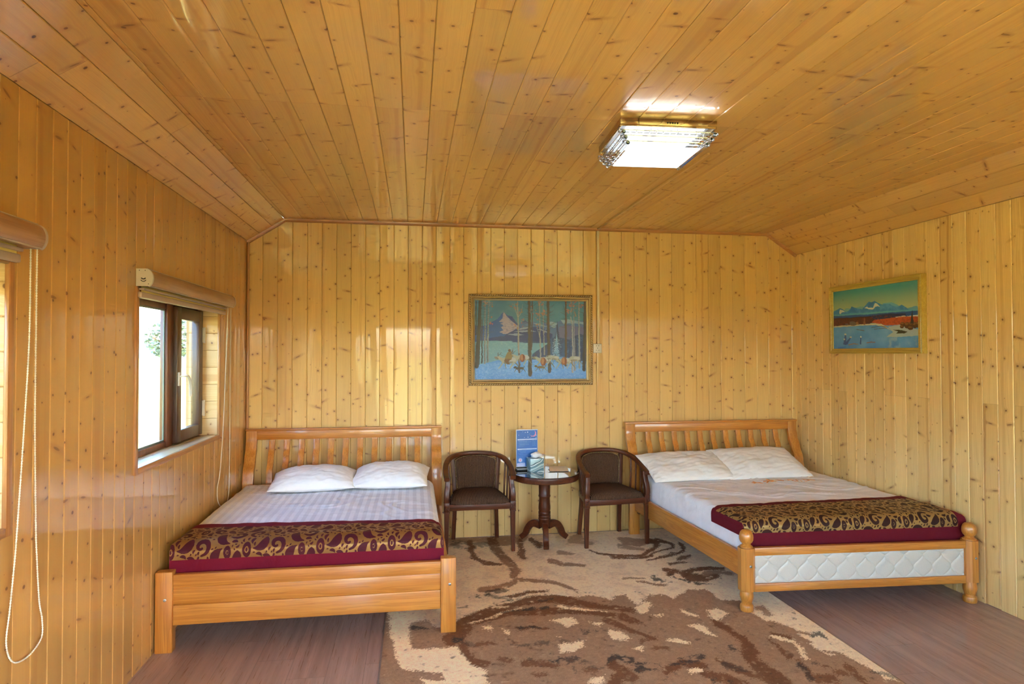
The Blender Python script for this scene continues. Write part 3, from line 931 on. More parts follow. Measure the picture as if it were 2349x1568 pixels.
def build_rug():
    x0, x1, y0, y1 = -0.178, 2.43, 1.75, 5.690
    st = 0.0065
    xs = np.arange(x0, x1+st/2, st); ys = np.arange(y0, y1+st/2, st)
    X, Y = np.meshgrid(xs, ys)
    WX = X+0.055*fbm(X*5, Y*5, 5, 3)+0.010*fbm(X*40, Y*40, 3, 21); WY = Y+0.075*fbm(X*5+40, Y*5+11, 5, 9)+0.010*fbm(X*40+9, Y*40, 3, 25)
    rs = np.random.RandomState(4)
    WX = WX+0.006*rs.randn(*X.shape); WY = WY+0.007*rs.randn(*X.shape)
    PX, PY = project(WX, np.maximum(WY, 1.0))
    beige = s2l((208, 182, 150)); taupe = s2l((142, 109, 84)); brown = s2l((104, 68, 46)); black = s2l((58, 50, 46)); cream = s2l((214, 186, 150))
    cv = Canvas(PX, PY, beige)
    k = 880/2349.0
    def q(*pts): return [(870+a*k, 1220+b*k) for a, b in pts]
    W = lambda w: w*k
    n1 = fbm(X*9, Y*9, 4, 5); n2 = fbm(X*24, Y*24, 4, 15); n3 = fbm(X*70, Y*70, 2, 77)
    # soft tan cloud over the pale field
    cv.put(np.clip((n1-0.02)*3, 0, 1), s2l((186, 156, 128)), 0.5)
    # big taupe field in front
    cv.poly(q((-400, 640), (180, 520), (300, 600), (500, 590), (600, 520), (700, 490), (850, 450), (1000, 430), (1270, 400), (1420, 425), (1530, 400), (1560, 470), (1640, 400), (1760, 390), (1800, 420), (1900, 360), (2000, 350), (2060, 420), (2200, 420), (2600, 600), (4200, 1600), (3000, 4000), (-600, 4000)), taupe)
    cv.put((PY > 1560)*1.0, taupe)
    # left strip
    cv.poly(q((10, 470), (80, 480), (90, 620), (40, 700)), taupe)
    cv.poly(q((60, 500), (200, 470), (220, 560), (180, 690), (200, 720), (480, 690), (520, 740), (510, 800), (640, 870), (700, 1010), (300, 1000), (230, 900), (130, 840), (70, 700)), cream)
    cv.poly(q((180, 560), (300, 540), (380, 620), (450, 640), (420, 700), (250, 720), (180, 680)), taupe, 0.9)
    cv.poly(q((20, 720), (100, 760), (130, 860), (380, 870), (400, 900), (240, 910), (200, 1000), (0, 1010)), taupe)
    cv.stroke(q((200, 600), (300, 610)), W(25), W(10), black, 0.8)
    # shadow by the wall painted into the pile as dark washes, then brown figures
    for pts, w0, w1, c, a in [
        ([(430, 60), (560, 30), (760, 60), (900, 40)], 70, 40, taupe, 0.9), ([(470, 80), (590, 90), (700, 70)], 40, 30, black, 0.6),
        ([(560, 70), (580, 150), (640, 195), (740, 205)], 30, 18, brown, 0.9), ([(690, 60), (720, 110), (760, 150), (800, 200), (830, 270)], 60, 50, brown, 0.85),
        ([(870, 60), (890, 130), (880, 155)], 32, 38, brown, 0.9), ([(940, 50), (990, 90)], 20, 26, brown, 0.9),
        ([(770, 190), (850, 250), (820, 275)], 40, 30, taupe, 0.9),
        ([(1040, 185), (1130, 200), (1250, 205)], 22, 14, taupe, 1), ([(1100, 130), (1190, 145)], 25, 12, taupe, 0.8), ([(1240, 30), (1150, 60), (1290, 70)], 30, 20, taupe, 0.7),
        ([(1500, 70), (1600, 80), (1700, 60), (1480, 50)], 30, 20, taupe, 0.9), ([(1470, 90), (1540, 105), (1620, 110)], 26, 14, taupe, 0.8),
        ([(1270, 110), (1340, 140), (1450, 155), (1590, 145), (1680, 115), (1700, 80), (1660, 60)], 8, 28, brown, 0.95),
        ([(1420, 165), (1540, 168), (1670, 150)], 8, 16, brown, 0.95), ([(1600, 160), (1720, 130), (1790, 100), (1760, 70), (1700, 58)], 5, 24, brown, 0.95),
        ([(1650, 180), (1780, 155), (1860, 110), (1830, 80)], 8, 24, brown, 0.95), ([(1840, 170), (1900, 148)], 30, 10, brown, 0.9),
        ([(1790, 205), (1870, 195)], 20, 8, brown, 0.9),
        ([(1740, 240), (1830, 245), (1760, 265)], 20, 14, brown, 0.95), ([(1850, 262), (1960, 230), (2110, 225)], 30, 18, brown, 0.95), ([(1880, 280), (2000, 285), (2080, 275)], 40, 26, brown, 0.95),
        ([(1780, 270), (1900, 310), (2050, 322)], 18, 8, black, 0.85), ([(1670, 288), (1790, 305)], 26, 10, black, 0.85), ([(1560, 310), (1640, 318), (1760, 328)], 10, 12, taupe, 1), ([(1490, 285), (1620, 292)], 14, 8, taupe, 0.9),
        ([(1990, 260), (2110, 250), (2150, 262)], 26, 20, taupe, 0.9),
        # the sweep across the middle
        ([(620, 360), (700, 350), (800, 330), (870, 300), (1000, 310), (1120, 340), (1200, 380)], 30, 16, taupe, 1),
        ([(600, 400), (700, 365), (780, 360)], 40, 16, black, 0.75), ([(640, 395), (740, 400), (850, 395)], 24, 20, black, 0.6), ([(780, 398), (900, 385), (1020, 380)], 20, 12, brown, 0.95),
        ([(480, 590), (560, 540), (640, 510), (760, 470), (900, 430), (1020, 420), (1160, 435), (1300, 460), (1420, 480), (1560, 500)], 60, 20, brown, 0.97),
        ([(600, 560), (700, 525), (840, 505), (980, 490), (1150, 490), (1300, 510), (1440, 530)], 46, 26, brown, 0.97),
        ([(560, 580), (660, 540), (800, 500), (880, 470)], 12, 6, cream, 0.8), ([(1100, 465), (1230, 480), (1380, 505)], 14, 6, cream, 0.9), ([(700, 472), (800, 462)], 18, 8, cream, 0.7),
        ([(770, 505), (900, 480), (1040, 465)], 12, 14, black, 0.85), ([(920, 440), (1050, 425)], 12, 8, black, 0.7), ([(730, 430), (860, 405)], 14, 10, black, 0.75),
        ([(430, 660), (500, 640), (560, 600)], 60, 50, brown, 0.97), ([(450, 640), (560, 610)], 40, 30, brown, 0.95), ([(470, 660), (515, 660)], 24, 12, black, 0.9),
        ([(520, 690), (530, 760), (560, 810), (630, 830)], 50, 40, brown, 0.95), ([(540, 680), (600, 700)], 30, 24, black, 0.5),
        ([(1480, 530), (1590, 560)], 44, 20, brown, 0.95), ([(1380, 555), (1470, 590), (1540, 610), (1600, 630), (1690, 660)], 34, 22, brown, 0.9), ([(1600, 690), (1700, 640)], 24, 16, brown, 0.8),
        ([(840, 605), (960, 590), (1050, 605)], 18, 12, brown, 0.9), ([(860, 600), (1000, 592)], 16, 12, black, 0.8), ([(1250, 625), (1330, 620)], 20, 12, black, 0.7),
        ([(800, 700), (900, 692), (1040, 690)], 18, 22, black, 0.6), ([(610, 690), (720, 690)], 30, 16, brown, 0.8), ([(1080, 690), (1160, 680)], 24, 16, black, 0.5),
        ([(1040, 750), (1085, 775), (1040, 800)], 14, 8, black, 0.9), ([(880, 820), (980, 815), (1080, 825)], 34, 26, brown, 0.9), ([(1090, 790), (1200, 780)], 40, 30, black, 0.75), ([(900, 800), (1020, 790)], 26, 22, black, 0.6),
        ([(720, 800), (800, 810)], 30, 20, brown, 0.8), ([(950, 885), (1020, 880)], 24, 18, brown, 0.8), ([(1240, 810), (1320, 850), (1390, 860)], 30, 20, black, 0.6), ([(1260, 850), (1340, 870)], 24, 18, brown, 0.7),
        ([(1420, 800), (1540, 790)], 60, 50, black, 0.9), ([(1590, 840), (1700, 840)], 56, 40, black, 0.92), ([(1430, 830), (1500, 870), (1450, 940)], 50, 60, brown, 0.95), ([(1500, 850), (1550, 900)], 36, 60, brown, 0.9),
        ([(1770, 860), (1850, 810), (2000, 830)], 50, 34, brown, 0.95), ([(1790, 810), (1900, 790), (1980, 780)], 34, 50, black, 0.85),
        ([(2060, 560), (2150, 600), (2220, 680), (2280, 760), (2340, 860), (2500, 1000)], 24, 60, brown, 0.97), ([(2000, 880), (2120, 890), (2230, 940)], 34, 60, brown, 0.95), ([(2050, 905), (2150, 920)], 26, 30, black, 0.8),
        ([(2100, 800), (2200, 850), (2330, 900), (2500, 990)], 26, 40, brown, 0.9), ([(2140, 710), (2200, 740)], 26, 20, black, 0.8), ([(1690, 730), (1760, 730)], 24, 14, brown, 0.8), ([(2100, 780), (2140, 830), (2240, 850)], 34, 24, black, 0.6),
        ([(1610, 560), (1640, 580)], 8, 8, brown, 0.6)]:
        cv.stroke(q(*pts), W(w0*1.12), W(w1*1.12), c, a, mask=np.clip((n2+0.14+0.25*n3)*6, 0.0, 1) if c is black else np.clip((n2+0.55+0.25*n3)*5, 0.2, 1))
    for pts in ([(1050, 540), (1200, 535), (1260, 575), (1160, 590), (1110, 560)], [(1090, 740), (1100, 700), (1180, 695), (1250, 660), (1240, 700), (1180, 740)], [(1100, 655), (1140, 655), (1130, 668)],
                [(1390, 610), (1480, 625), (1540, 665), (1420, 670)], [(1750, 680), (1790, 655), (1890, 680), (1850, 690)], [(1540, 715), (1600, 710), (1630, 738), (1590, 735)], [(1560, 480), (1600, 440), (1640, 430), (1650, 490), (1600, 515)],
                [(1660, 520), (1730, 515), (1720, 535)], [(1840, 480), (1900, 500), (1980, 530), (1940, 535), (1860, 505)], [(2020, 490), (2080, 470), (2150, 510), (2120, 550), (2050, 545)], [(1880, 580), (1980, 575), (2060, 640), (1960, 610)],
                [(640, 600), (700, 595), (720, 615), (670, 620)], [(760, 612), (800, 618), (780, 630)], [(1300, 570), (1370, 575), (1340, 590)], [(1890, 850), (1980, 840), (2010, 870), (1930, 880)], [(1320, 910), (1380, 900), (1400, 940), (1300, 940)]):
        cv.poly(q(*pts), cream, 0.95)
    # right part, coordinates of the second strip
    k2 = 649/2349.0
    q2 = lambda *pts: [(1700+a*k2, 1300+b*k2) for a, b in pts]
    cv.poly(q2((100, 380), (60, 180), (250, 190), (720, 570), (880, 690), (860, 720), (730, 750), (640, 720), (520, 650), (570, 640), (450, 560), (330, 520), (220, 480)), beige)
    for pts, w0, w1, c, a in [([(130, 340), (180, 340), (230, 400)], 30, 50, taupe, 0.9), ([(230, 480), (330, 510), (450, 550), (560, 560)], 30, 20, taupe, 1), ([(580, 570), (640, 540), (700, 590)], 40, 24, black, 0.8), ([(250, 575), (400, 600)], 24, 30, brown, 0.9),
        ([(240, 610), (280, 690), (340, 740)], 24, 50, brown, 0.9), ([(0, 600), (120, 740), (180, 850), (300, 960), (420, 1100)], 40, 130, brown, 0.97), ([(430, 790), (520, 870), (560, 930), (760, 950)], 40, 60, brown, 0.9), ([(420, 800), (500, 860), (540, 930)], 40, 60, black, 0.7), ([(880, 850), (950, 920), (1000, 960)], 60, 40, brown, 0.85), ([(790, 900), (880, 920)], 40, 30, brown, 0.8), ([(560, 800), (620, 810)], 24, 16, black, 0.6), ([(1060, 880), (1180, 900), (1290, 930)], 20, 26, black, 0.6), ([(640, 830), (740, 860)], 16, 16, brown, 0.8), ([(660, 710), (860, 730)], 22, 16, taupe, 1)]:
        cv.stroke(q2(*pts), w0*k2, w1*k2, c, a)
    for pts in ([(220, 575), (300, 590), (420, 620), (540, 770), (480, 760), (410, 640), (260, 610)], ):
        cv.poly(q2(*pts), cream, 0.95)
    # speckle of dark tufts and paler tufts
    sp = np.clip((n2-0.30)*6, 0, 1)*(n3 > 0.0)*(PY > 1360)
    cv.put(sp, black, 0.55)
    cv.put(np.clip((n2+n1*0.6-0.42)*5, 0, 1)*(PY > 1380), brown, 0.45)
    cv.put(np.clip((-n2-0.46)*6, 0, 1), cream, 0.35)
    n4 = fbm(X*38, Y*38, 3, 88)
    dk = np.clip((0.36-cv.c[..., 0])*8, 0, 1)
    cv.put(np.clip((n4-0.28)*4, 0, 1)*dk, s2l((176, 144, 114)), 0.35); cv.put(np.clip((-n4-0.28)*4, 0, 1), s2l((104, 76, 56)), 0.22)
    C = cv.c*(1+0.16*n3[..., None])*np.array((1.74, 1.80, 1.66))
    edge = np.minimum(np.minimum(X-x0, x1-X), np.minimum(Y-y0, y1-Y))
    C[edge < 0.011] = s2l((150, 130, 112))
    Z = RUG_Z*np.clip(edge/0.012, 0.05, 1)**0.5
    Z = Z+0.002*fbm(X*3, Y*3, 2, 8)*np.clip(edge/0.1, 0, 1)
    me = grid_mesh('rug', np.stack([X, Y, Z], -1), C)
    o = link('rug', me, M['rug'], None, 180)
    tag(o, 'large beige rug with brown swirls and dark speckles on the floor between the beds', 'rug')
build_rug()

# ------------------------------------------------------------------ beds
def s_curve(z):
    """how far the sleigh-shaped headboard stands in front of the wall"""
    P = [(0.0, 0.165), (0.30, 0.165), (0.45, 0.185), (0.56, 0.188), (0.66, 0.172), (0.76, 0.125), (0.85, 0.082), (0.93, 0.066), (1.05, 0.066)]
    for (a, va), (b, vb) in zip(P[:-1], P[1:]):
        if z <= b:
            t = (z-a)/(b-a); t = t*t*(3-2*t) if 0.3 < a else t
            return va+(vb-va)*t
    return P[-1][1]

def headboard(t, xl, xr, yl, yr, n_slats, leg_z, bracket_side):
    """yl, yr: wall line behind the two ends"""
    def at(x, off): return yl+(yr-yl)*(x-xl)/(xr-xl)-off
    hb = empty('headboard', (0, 0, 0)); hb.parent = t; hb.location = (0, 0, 0)
    sw = 0.088
    zs = list(np.linspace(0.30, 1.0, 26))
    for xc in (xl+sw/2, xr-sw/2):
        bm = B()
        pts = [(xc, at(xc, s_curve(z)), z) for z in zs]
        sweep(bm, pts, rect_sec(sw, 0.034, 0.004), up=(0, -1, 0))
        obj('stile', bm, M['bed_z'], hb)
    for i in range(n_slats):
        xc = xl+sw+(xr-xl-2*sw)*(i+1)/(n_slats+1)
        bm = B()
        pts = [(xc, at(xc, s_curve(z)), z) for z in np.linspace(0.42, 0.955, 20)]
        sweep(bm, pts, rect_sec(0.050, 0.016, 0.003), up=(0, -1, 0))
        obj('slat', bm, M['bed_z'], hb)
    bm = B(); beam(bm, (xl+sw-0.004, at(xl+sw, 0.066), 0.960), (xr-sw+0.004, at(xr-sw, 0.066), 0.960), 0.026, 0.075, 0.003)
    obj('top_rail', bm, M['bed_x'], hb)
    bm = B(); beam(bm, (xl-0.004, at(xl, 0.062), 1.006), (xr+0.004, at(xr, 0.062), 1.006), 0.052, 0.018, 0.004)
    obj('cap_rail', bm, M['bed_x'], hb)
    bm = B(); beam(bm, (xl+sw-0.004, at(xl+sw, 0.185), 0.40), (xr-sw+0.004, at(xr-sw, 0.185), 0.40), 0.026, 0.12, 0.003)
    obj('bottom_rail', bm, M['bed_x'], hb)
    for xc, lz in ((xl+sw/2, leg_z[0]), (xr-sw/2, leg_z[1])):
        bm = B(); box2(bm, (xc-0.047, at(xc, 0.165)-0.022, lz), (xc+0.047, at(xc, 0.165)+0.022, 0.34), 0.004)
        obj('leg', bm, M['bed_z'], t)
    return hb

def bolt(bm, p, r=0.0075):
    lathe(bm, [(r, 0), (r, 0.002), (r*0.7, 0.0035), (0.0001, 0.004)], (0, 0, 0), 14)

def add_bolt(t, p):
    bm = B(); v = lathe(bm, [(0.0085, 0), (0.0085, 0.0025), (0.006, 0.004), (0.003, 0.004), (0.0025, 0.0015), (0.0001, 0.0015)], (0, 0, 0), 16)
    bmesh.ops.transform(bm, matrix=Matrix.Translation(p) @ Matrix.Rotation(PI/2, 4, 'X'), verts=v)
    obj('bolt', bm, M['steel'], t)

# left bed ------------------------------------------------------------
LB = empty('double_bed', (-0.58, 4.7, 0))
tag(LB, 'pine double bed with slatted headboard and plank footboard, standing under the window', 'bed', 'pine double beds')
headboard(LB, -1.400, 0.243, D, D, 11, (0.0, RUG_Z), 1)
for x0, x1, lz, nm in ((-1.408, -1.318, 0.0, 0), (0.160, 0.250, RUG_Z, 1)):
    bm = B(); box2(bm, (x0, 3.772, lz), (x1, 3.832, 0.445), 0.005, 3)
    obj('leg', bm, M['bed_z'], LB)
    add_bolt(LB, (x0+0.052, 3.772, 0.292))
fb = empty('footboard', (0, 0, 0)); fb.parent = LB
bm = B(); box2(bm, (-1.318, 3.780, 0.353), (0.160, 3.818, 0.426), 0.004, 3); obj('plank', bm, M['bed_x'], fb)
bm = B(); box2(bm, (-1.318, 3.787, 0.258), (0.160, 3.818, 0.352), 0.002, 2); obj('plank', bm, M['bed_x'], fb)
bm = B(); box2(bm, (-1.318, 3.784, 0.146), (0.160, 3.818, 0.257), 0.004, 3); obj('plank', bm, M['bed_x'], fb)
for x in (-1.385, 0.205):
    bm = B(); box2(bm, (x-0.014, 3.82, 0.20), (x+0.014, 5.55, 0.345), 0.003); obj('side_rail', bm, M['bed_y'], LB)
bm = B(); box2(bm, (-1.37, 3.84, 0.295), (0.19, 5.50, 0.315)); obj('slat_base', bm, M['bed_x'], LB)

# right bed: its foot stands a little askew -----------------------------
RFL, RFR = (2.105, 3.795), (3.652, 3.715)
RB = empty('double_bed', (2.85, 4.7, 0))
tag(RB, 'pine double bed with turned ball-topped posts and cream quilted footboard by the right wall', 'bed', 'pine double beds')
headboard(RB, 1.945, 3.655, D, D-0.012, 11, (RUG_Z, 0.0), 1)
for (px, py), lz in ((RFL, RUG_Z), (RFR, 0.0)):
    bm = B()
    a = 0.047; ch = 0.024
    oc = [(px-a+ch, py-a), (px+a-ch, py-a), (px+a, py-a+ch), (px+a, py+a-ch), (px+a-ch, py+a), (px-a+ch, py+a), (px-a, py+a-ch), (px-a, py-a+ch)]
    vs = prism(bm, oc, 2, 0.142, 0.412)
    post = obj('post', bm, M['bed_z'], RB, 30)
    bm = B()
    lathe(bm, [(0.030, 0.410), (0.040, 0.413), (0.040, 0.421), (0.030, 0.428), (0.026, 0.433), (0.027, 0.438), (0.036, 0.446), (0.0425, 0.460), (0.044, 0.475), (0.0425, 0.492), (0.036, 0.510), (0.026, 0.520), (0.014, 0.5245), (0.0001, 0.5255)], (px, py, 0), 36)
    obj('finial', bm, M['bed_z'], post)
    bm = B()
    lathe(bm, [(0.032, lz), (0.0385, lz+0.003), (0.041, lz+0.012), (0.041, lz+0.034), (0.038, lz+0.043), (0.032, lz+0.047), (0.031, lz+0.053), (0.034, lz+0.062), (0.040, lz+0.082), (0.0425, lz+0.10), (0.040, lz+0.12), (0.037, 0.144)], (px, py, 0), 36)
    obj('leg', bm, M['bed_z'], post)
    add_bolt(RB, (px+0.004, py-0.047, 0.302))
def rl(t, off=0.0):
    """a point on the line from the left foot post to the right one, off metres in front"""
    dx, dy = RFR[0]-RFL[0], RFR[1]-RFL[1]; L = math.hypot(dx, dy)
    return RFL[0]+dx*t+dy/L*off, RFL[1]+dy*t-dx/L*off
Lf = math.hypot(RFR[0]-RFL[0], RFR[1]-RFL[1]); e = 0.044/Lf
fb = empty('footboard', (0, 0, 0)); fb.parent = RB
for z, hgt, off, nm in ((0.385, 0.050, 0.004, 'top_rail'), (0.157, 0.050, 0.004, 'bottom_rail')):
    bm = B(); beam(bm, rl(e, off)+(z,), rl(1-e, off)+(z,), 0.036, hgt, 0.003); obj(nm, bm, M['bed_x'], fb)
bm = B(); beam(bm, rl(e, -0.014)+(0.27,), rl(1-e, -0.014)+(0.27,), 0.010, 0.20, 0.001); obj('backing_board', bm, M['bed_x'], fb)
# quilted panel: ogee stitching pressed into soft padding
nu, nv = 560, 90
u = np.linspace(0, 1, nu); v = np.linspace(0, 1, nv)
U, V = np.meshgrid(u, v)
Wd = Lf-0.088; Hh = 0.180; P_ = 0.1335
s = U*Wd; zz = V*Hh
zeta = (zz/0.150) % 1.0
wv = np.where(zeta < 0.45, np.sin(PI/2*zeta/0.45)**0.95, 0.5+0.5*np.cos(PI*np.clip((zeta-0.45)/0.55, 0, 1)))
dd = np.full(U.shape, 9.0)
for k in range(-1, 14):
    for sg in (-1, 1):
        xx = 0.098+k*P_+sg*wv*P_/2
        g = np.gradient(xx, zz[1, 0]-zz[0, 0], axis=0)
        dd = np.minimum(dd, np.abs(s-xx)/np.sqrt(1+g*g))
edge = np.minimum(np.minimum(s, Wd-s), np.minimum(zz, Hh-zz))
hgt = 0.006*(1-np.exp(-(dd/0.007)**1.0))*np.clip(edge/0.012, 0, 1)**0.5 + 0.0005*fbm(s*60, zz*60, 2, 4)
dx, dy = (RFR[0]-RFL[0])/Lf, (RFR[1]-RFL[1])/Lf
b0 = rl(e, 0.006)
PX = b0[0]+dx*s+dy*hgt; PY = b0[1]+dy*s-dx*hgt
me = grid_mesh('quilted_panel', np.stack([PX, PY, 0.181+zz], -1))
if Vector(me.polygons[0].normal).y > 0: me.flip_normals()
tag(link('quilted_panel', me, M['quilt'], fb, 180), 'cream quilted padded panel with ogee stitching')
for (xa, ya), (xb, yb) in (((RFL[0]-0.020, RFL[1]+0.04), (2.005, 5.545)), ((RFR[0]+0.010, RFR[1]+0.04), (3.615, 5.53))):
    bm = B(); beam(bm, (xa, ya, 0.298), (xb, yb, 0.298), 0.028, 0.150, 0.003); obj('side_rail', bm, M['bed_y'], RB)
bm = B()
prism(bm, [(5.50, 0.20), (5.55, 0.20), (5.55, 0.34), (5.38, 0.34), (5.38, 0.26), (5.44, 0.26)], 0, 2.010, 2.028)
obj('corner_bracket', bm, M['dark_z'], RB)
bm = B(); box2(bm, (2.13, 3.86, 0.295), (3.60, 5.50, 0.310)); obj('slat_base', bm, M['bed_x'], RB)

# ------------------------------------------------------------------ mattresses in their sheets
def bil(c, s, t):
    """corners c = FL, FR, BL, BR ; s across, t from foot to head"""
    return ((1-s)*(1-t)*c[0][0]+s*(1-t)*c[1][0]+(1-s)*t*c[2][0]+s*t*c[3][0],
            (1-s)*(1-t)*c[0][1]+s*(1-t)*c[1][1]+(1-s)*t*c[2][1]+s*t*c[3][1])
CL = [(-1.382, 3.850), (0.172, 3.850), (-1.382, 5.505), (0.172, 5.505)]
CR = [(2.118, 3.862), (3.688, 3.790), (2.030, 5.500), (3.688, 5.490)]
def zr(b): return b
def mattress(name, c, zb, zt, r, mat, label, wr, seed):
    W = math.hypot(c[1][0]-c[0][0], c[1][1]-c[0][1]); L = math.hypot(c[2][0]-c[0][0], c[2][1]-c[0][1])
    bm = rbox_np(110, 120, 14, W/2, L/2, (zt-zb)/2, r)
    for v in bm.verts:
        x, y, z = v.co
        s, t = x/W+0.5, y/L+0.5
        X, Y = bil(c, s, t)
        v.co = (X, Y, zb+(zt-zb)/2+z)
    co = np.array([v.co[:] for v in bm.verts])
    top = np.clip((co[:, 2]-(zt-r))/r, 0, 1)
    w = wr*(0.008*fbm(co[:, 0]*3.0, co[:, 1]*3.0, 3, seed)+0.006*np.abs(fbm(co[:, 0]*4+co[:, 1]*3, co[:, 1]*8, 3, seed+5)))
    fold = wr*0.010*np.exp(-(np.abs(np.abs(fbm(co[:, 0]*1.7+1.1*co[:, 1], co[:, 1]*2.1, 2, seed+9))-0.05)/0.02)**2)
    tt = np.clip(((co[:, 1]-c[0][1])/L-0.20)/0.10, 0, 1)
    co[:, 2] += (w+fold*0.6)*top*(0.12+0.88*tt)
    side = 1-top
    co[:, 0] += side*wr*0.006*fbm(co[:, 1]*5, co[:, 2]*14+co[:, 1]*4, 3, seed+2)
    for v, q in zip(bm.verts, co): v.co = q
    o = obj(name, bm, mat, None, 180)
    return tag(o, label, 'mattress', 'sheeted mattresses on the beds')
ML = mattress('mattress', CL, 0.316, 0.578, 0.07, M['sheet_stripe'], 'mattress in a white sheet with faint satin stripes on the bed under the window', 1.3, 31)
MR = mattress('mattress', CR, 0.311, 0.562, 0.055, M['sheet_white'], 'mattress in a plain white sheet with orange embroidered letters on the right bed', 1.5, 47)

# orange embroidery on the right sheet
def embroid():
    co = np.array([v.co[:] for v in MR.data.vertices]); co = co[co[:, 2] > 0.54]
    def top_z(x, y):
        return float(co[np.argmin((co[:, 0]-x)**2+(co[:, 1]-y)**2), 2])
    bm = B()
    def stroke(pts, w):
        P = []
        for s, t in pts:
            X, Y = bil(CR, s, t); P.append((X, Y, top_z(X, Y)+0.002))
        sweep(bm, P, rect_sec(w, 0.004, 0.001))
    x0, t0 = 0.455, 0.655
    def glyph(gx, gt, lines, kx, kt, w=0.013):
        for ln in lines: stroke([(gx+a*kx, gt+b*kt) for a, b in ln], w)
    A = [[(0, 0.35), (1, 0.45)], [(0.5, 1), (0.45, 0.4), (0.05, 0)], [(0.5, 0.45), (1, 0.0)]]
    Bq = [[(0.05, 0.9), (0.35, 0.6)], [(0, 0.5), (0.4, 0.5)], [(0.1, 0.05), (0.4, 0.35)], [(0.5, 0.9), (1, 0.9)], [(0.55, 0.9), (0.55, 0.15), (1, 0.1)], [(0.5, 0.5), (0.95, 0.5), (0.95, 0.9)]]
    Cq = [[(0.1, 0.9), (0.9, 0.85)], [(0.5, 1.0), (0.5, 0.1)], [(0.15, 0.5), (0.85, 0.45)]]
    glyph(x0, t0, A, 0.052, 0.050); glyph(x0+0.072, t0+0.006, Bq, 0.060, 0.054); glyph(x0+0.152, t0+0.014, Cq, 0.045, 0.050)
    H_ = [[(0, 0), (0, 1)], [(1, 0), (1, 1)], [(0, 0.5), (1, 0.5)]]; O_ = [[(0, 0.1), (0, 0.9), (1, 0.9), (1, 0.1), (0, 0.1)]]; T_ = [[(0, 1), (1, 1)], [(0.5, 1), (0.5, 0)]]
    E_ = [[(1, 1), (0, 1), (0, 0), (1, 0)], [(0, 0.5), (0.8, 0.5)]]; L_ = [[(0, 1), (0, 0), (1, 0)]]
    for i, g in enumerate((H_, O_, T_, E_, L_)):
        glyph(x0+0.212+i*0.032, t0+0.026+i*0.002, g, 0.022, 0.036, 0.007)
    o = obj('embroidery', bm, plain('orange_thread', (0.62, 0.25, 0.05), 0.6), MR)
    tag(o, 'orange embroidered letters')
embroid()
# tuck of sheet and lower corner by the headboard of the left bed
# ------------------------------------------------------------------ pillows
def pillow(c, w, d, h, rz, rx, seed, mat, label, sag=0.0):
    n = 56
    ax = np.sin(PI/2*np.linspace(-1, 1, n+1))
    u, v = np.meshgrid(ax, ax)
    k = np.clip(1-np.abs(u)**2.6, 0, 1)**0.55*np.clip(1-np.abs(v)**2.6, 0, 1)**0.55
    px = w/2*u*(1-0.045*(1-np.abs(v))*np.abs(u)**4); py = d/2*v*(1-0.055*(1-np.abs(u))*np.abs(v)**4)
    wr = 0.020*fbm(u*2.2+seed, v*2.4, 3, seed)*k - 0.022*np.abs(fbm(u*5+seed+v, v*7-u*2, 2, seed+4))*k
    edge_f = 0.010*fbm(u*9+seed, v*9, 2, seed+7)*(1-k)*np.minimum(1, 8*k)
    R_ = Matrix.Translation(c) @ Matrix.Rotation(rz, 4, 'Z') @ Matrix.Rotation(rx, 4, 'X')
    R3 = np.array(R_.to_3x3()); T3 = np.array(R_.to_translation())
    t = bmesh.new()
    for z in (h*0.575*k+wr+edge_f, -h*0.28*k):
        P = np.stack([px, py, z], -1) @ R3.T + T3
        t.from_mesh(grid_mesh('half', P))
    bmesh.ops.remove_doubles(t, verts=t.verts, dist=0.0004)
    o = obj('pillow', t, mat, None, 180)
    return tag(o, label, 'pillow', 'white pillows on the beds')
pillow((-0.785, 5.270, 0.640), 0.65, 0.46, 0.185, 0.06, 0.12, 5, M['pillow_white'], 'plump white pillow on the left side of the bed under the window')
pillow((-0.180, 5.285, 0.645), 0.61, 0.46, 0.190, -0.07, 0.14, 12, M['pillow_white'], 'plump white pillow on the bed under the window, on the side near the chair')
pillow((2.385, 5.310, 0.652), 0.79, 0.46, 0.145, 0.05, 0.36, 21, M['pillow_cream'], 'creased off-white pillow on the right bed, next to the armchair')
pillow((3.085, 5.335, 0.660), 0.80, 0.48, 0.155, 0.02, 0.40, 33, M['pillow_cream'], 'creased off-white pillow on the right bed, in the corner by the right wall')

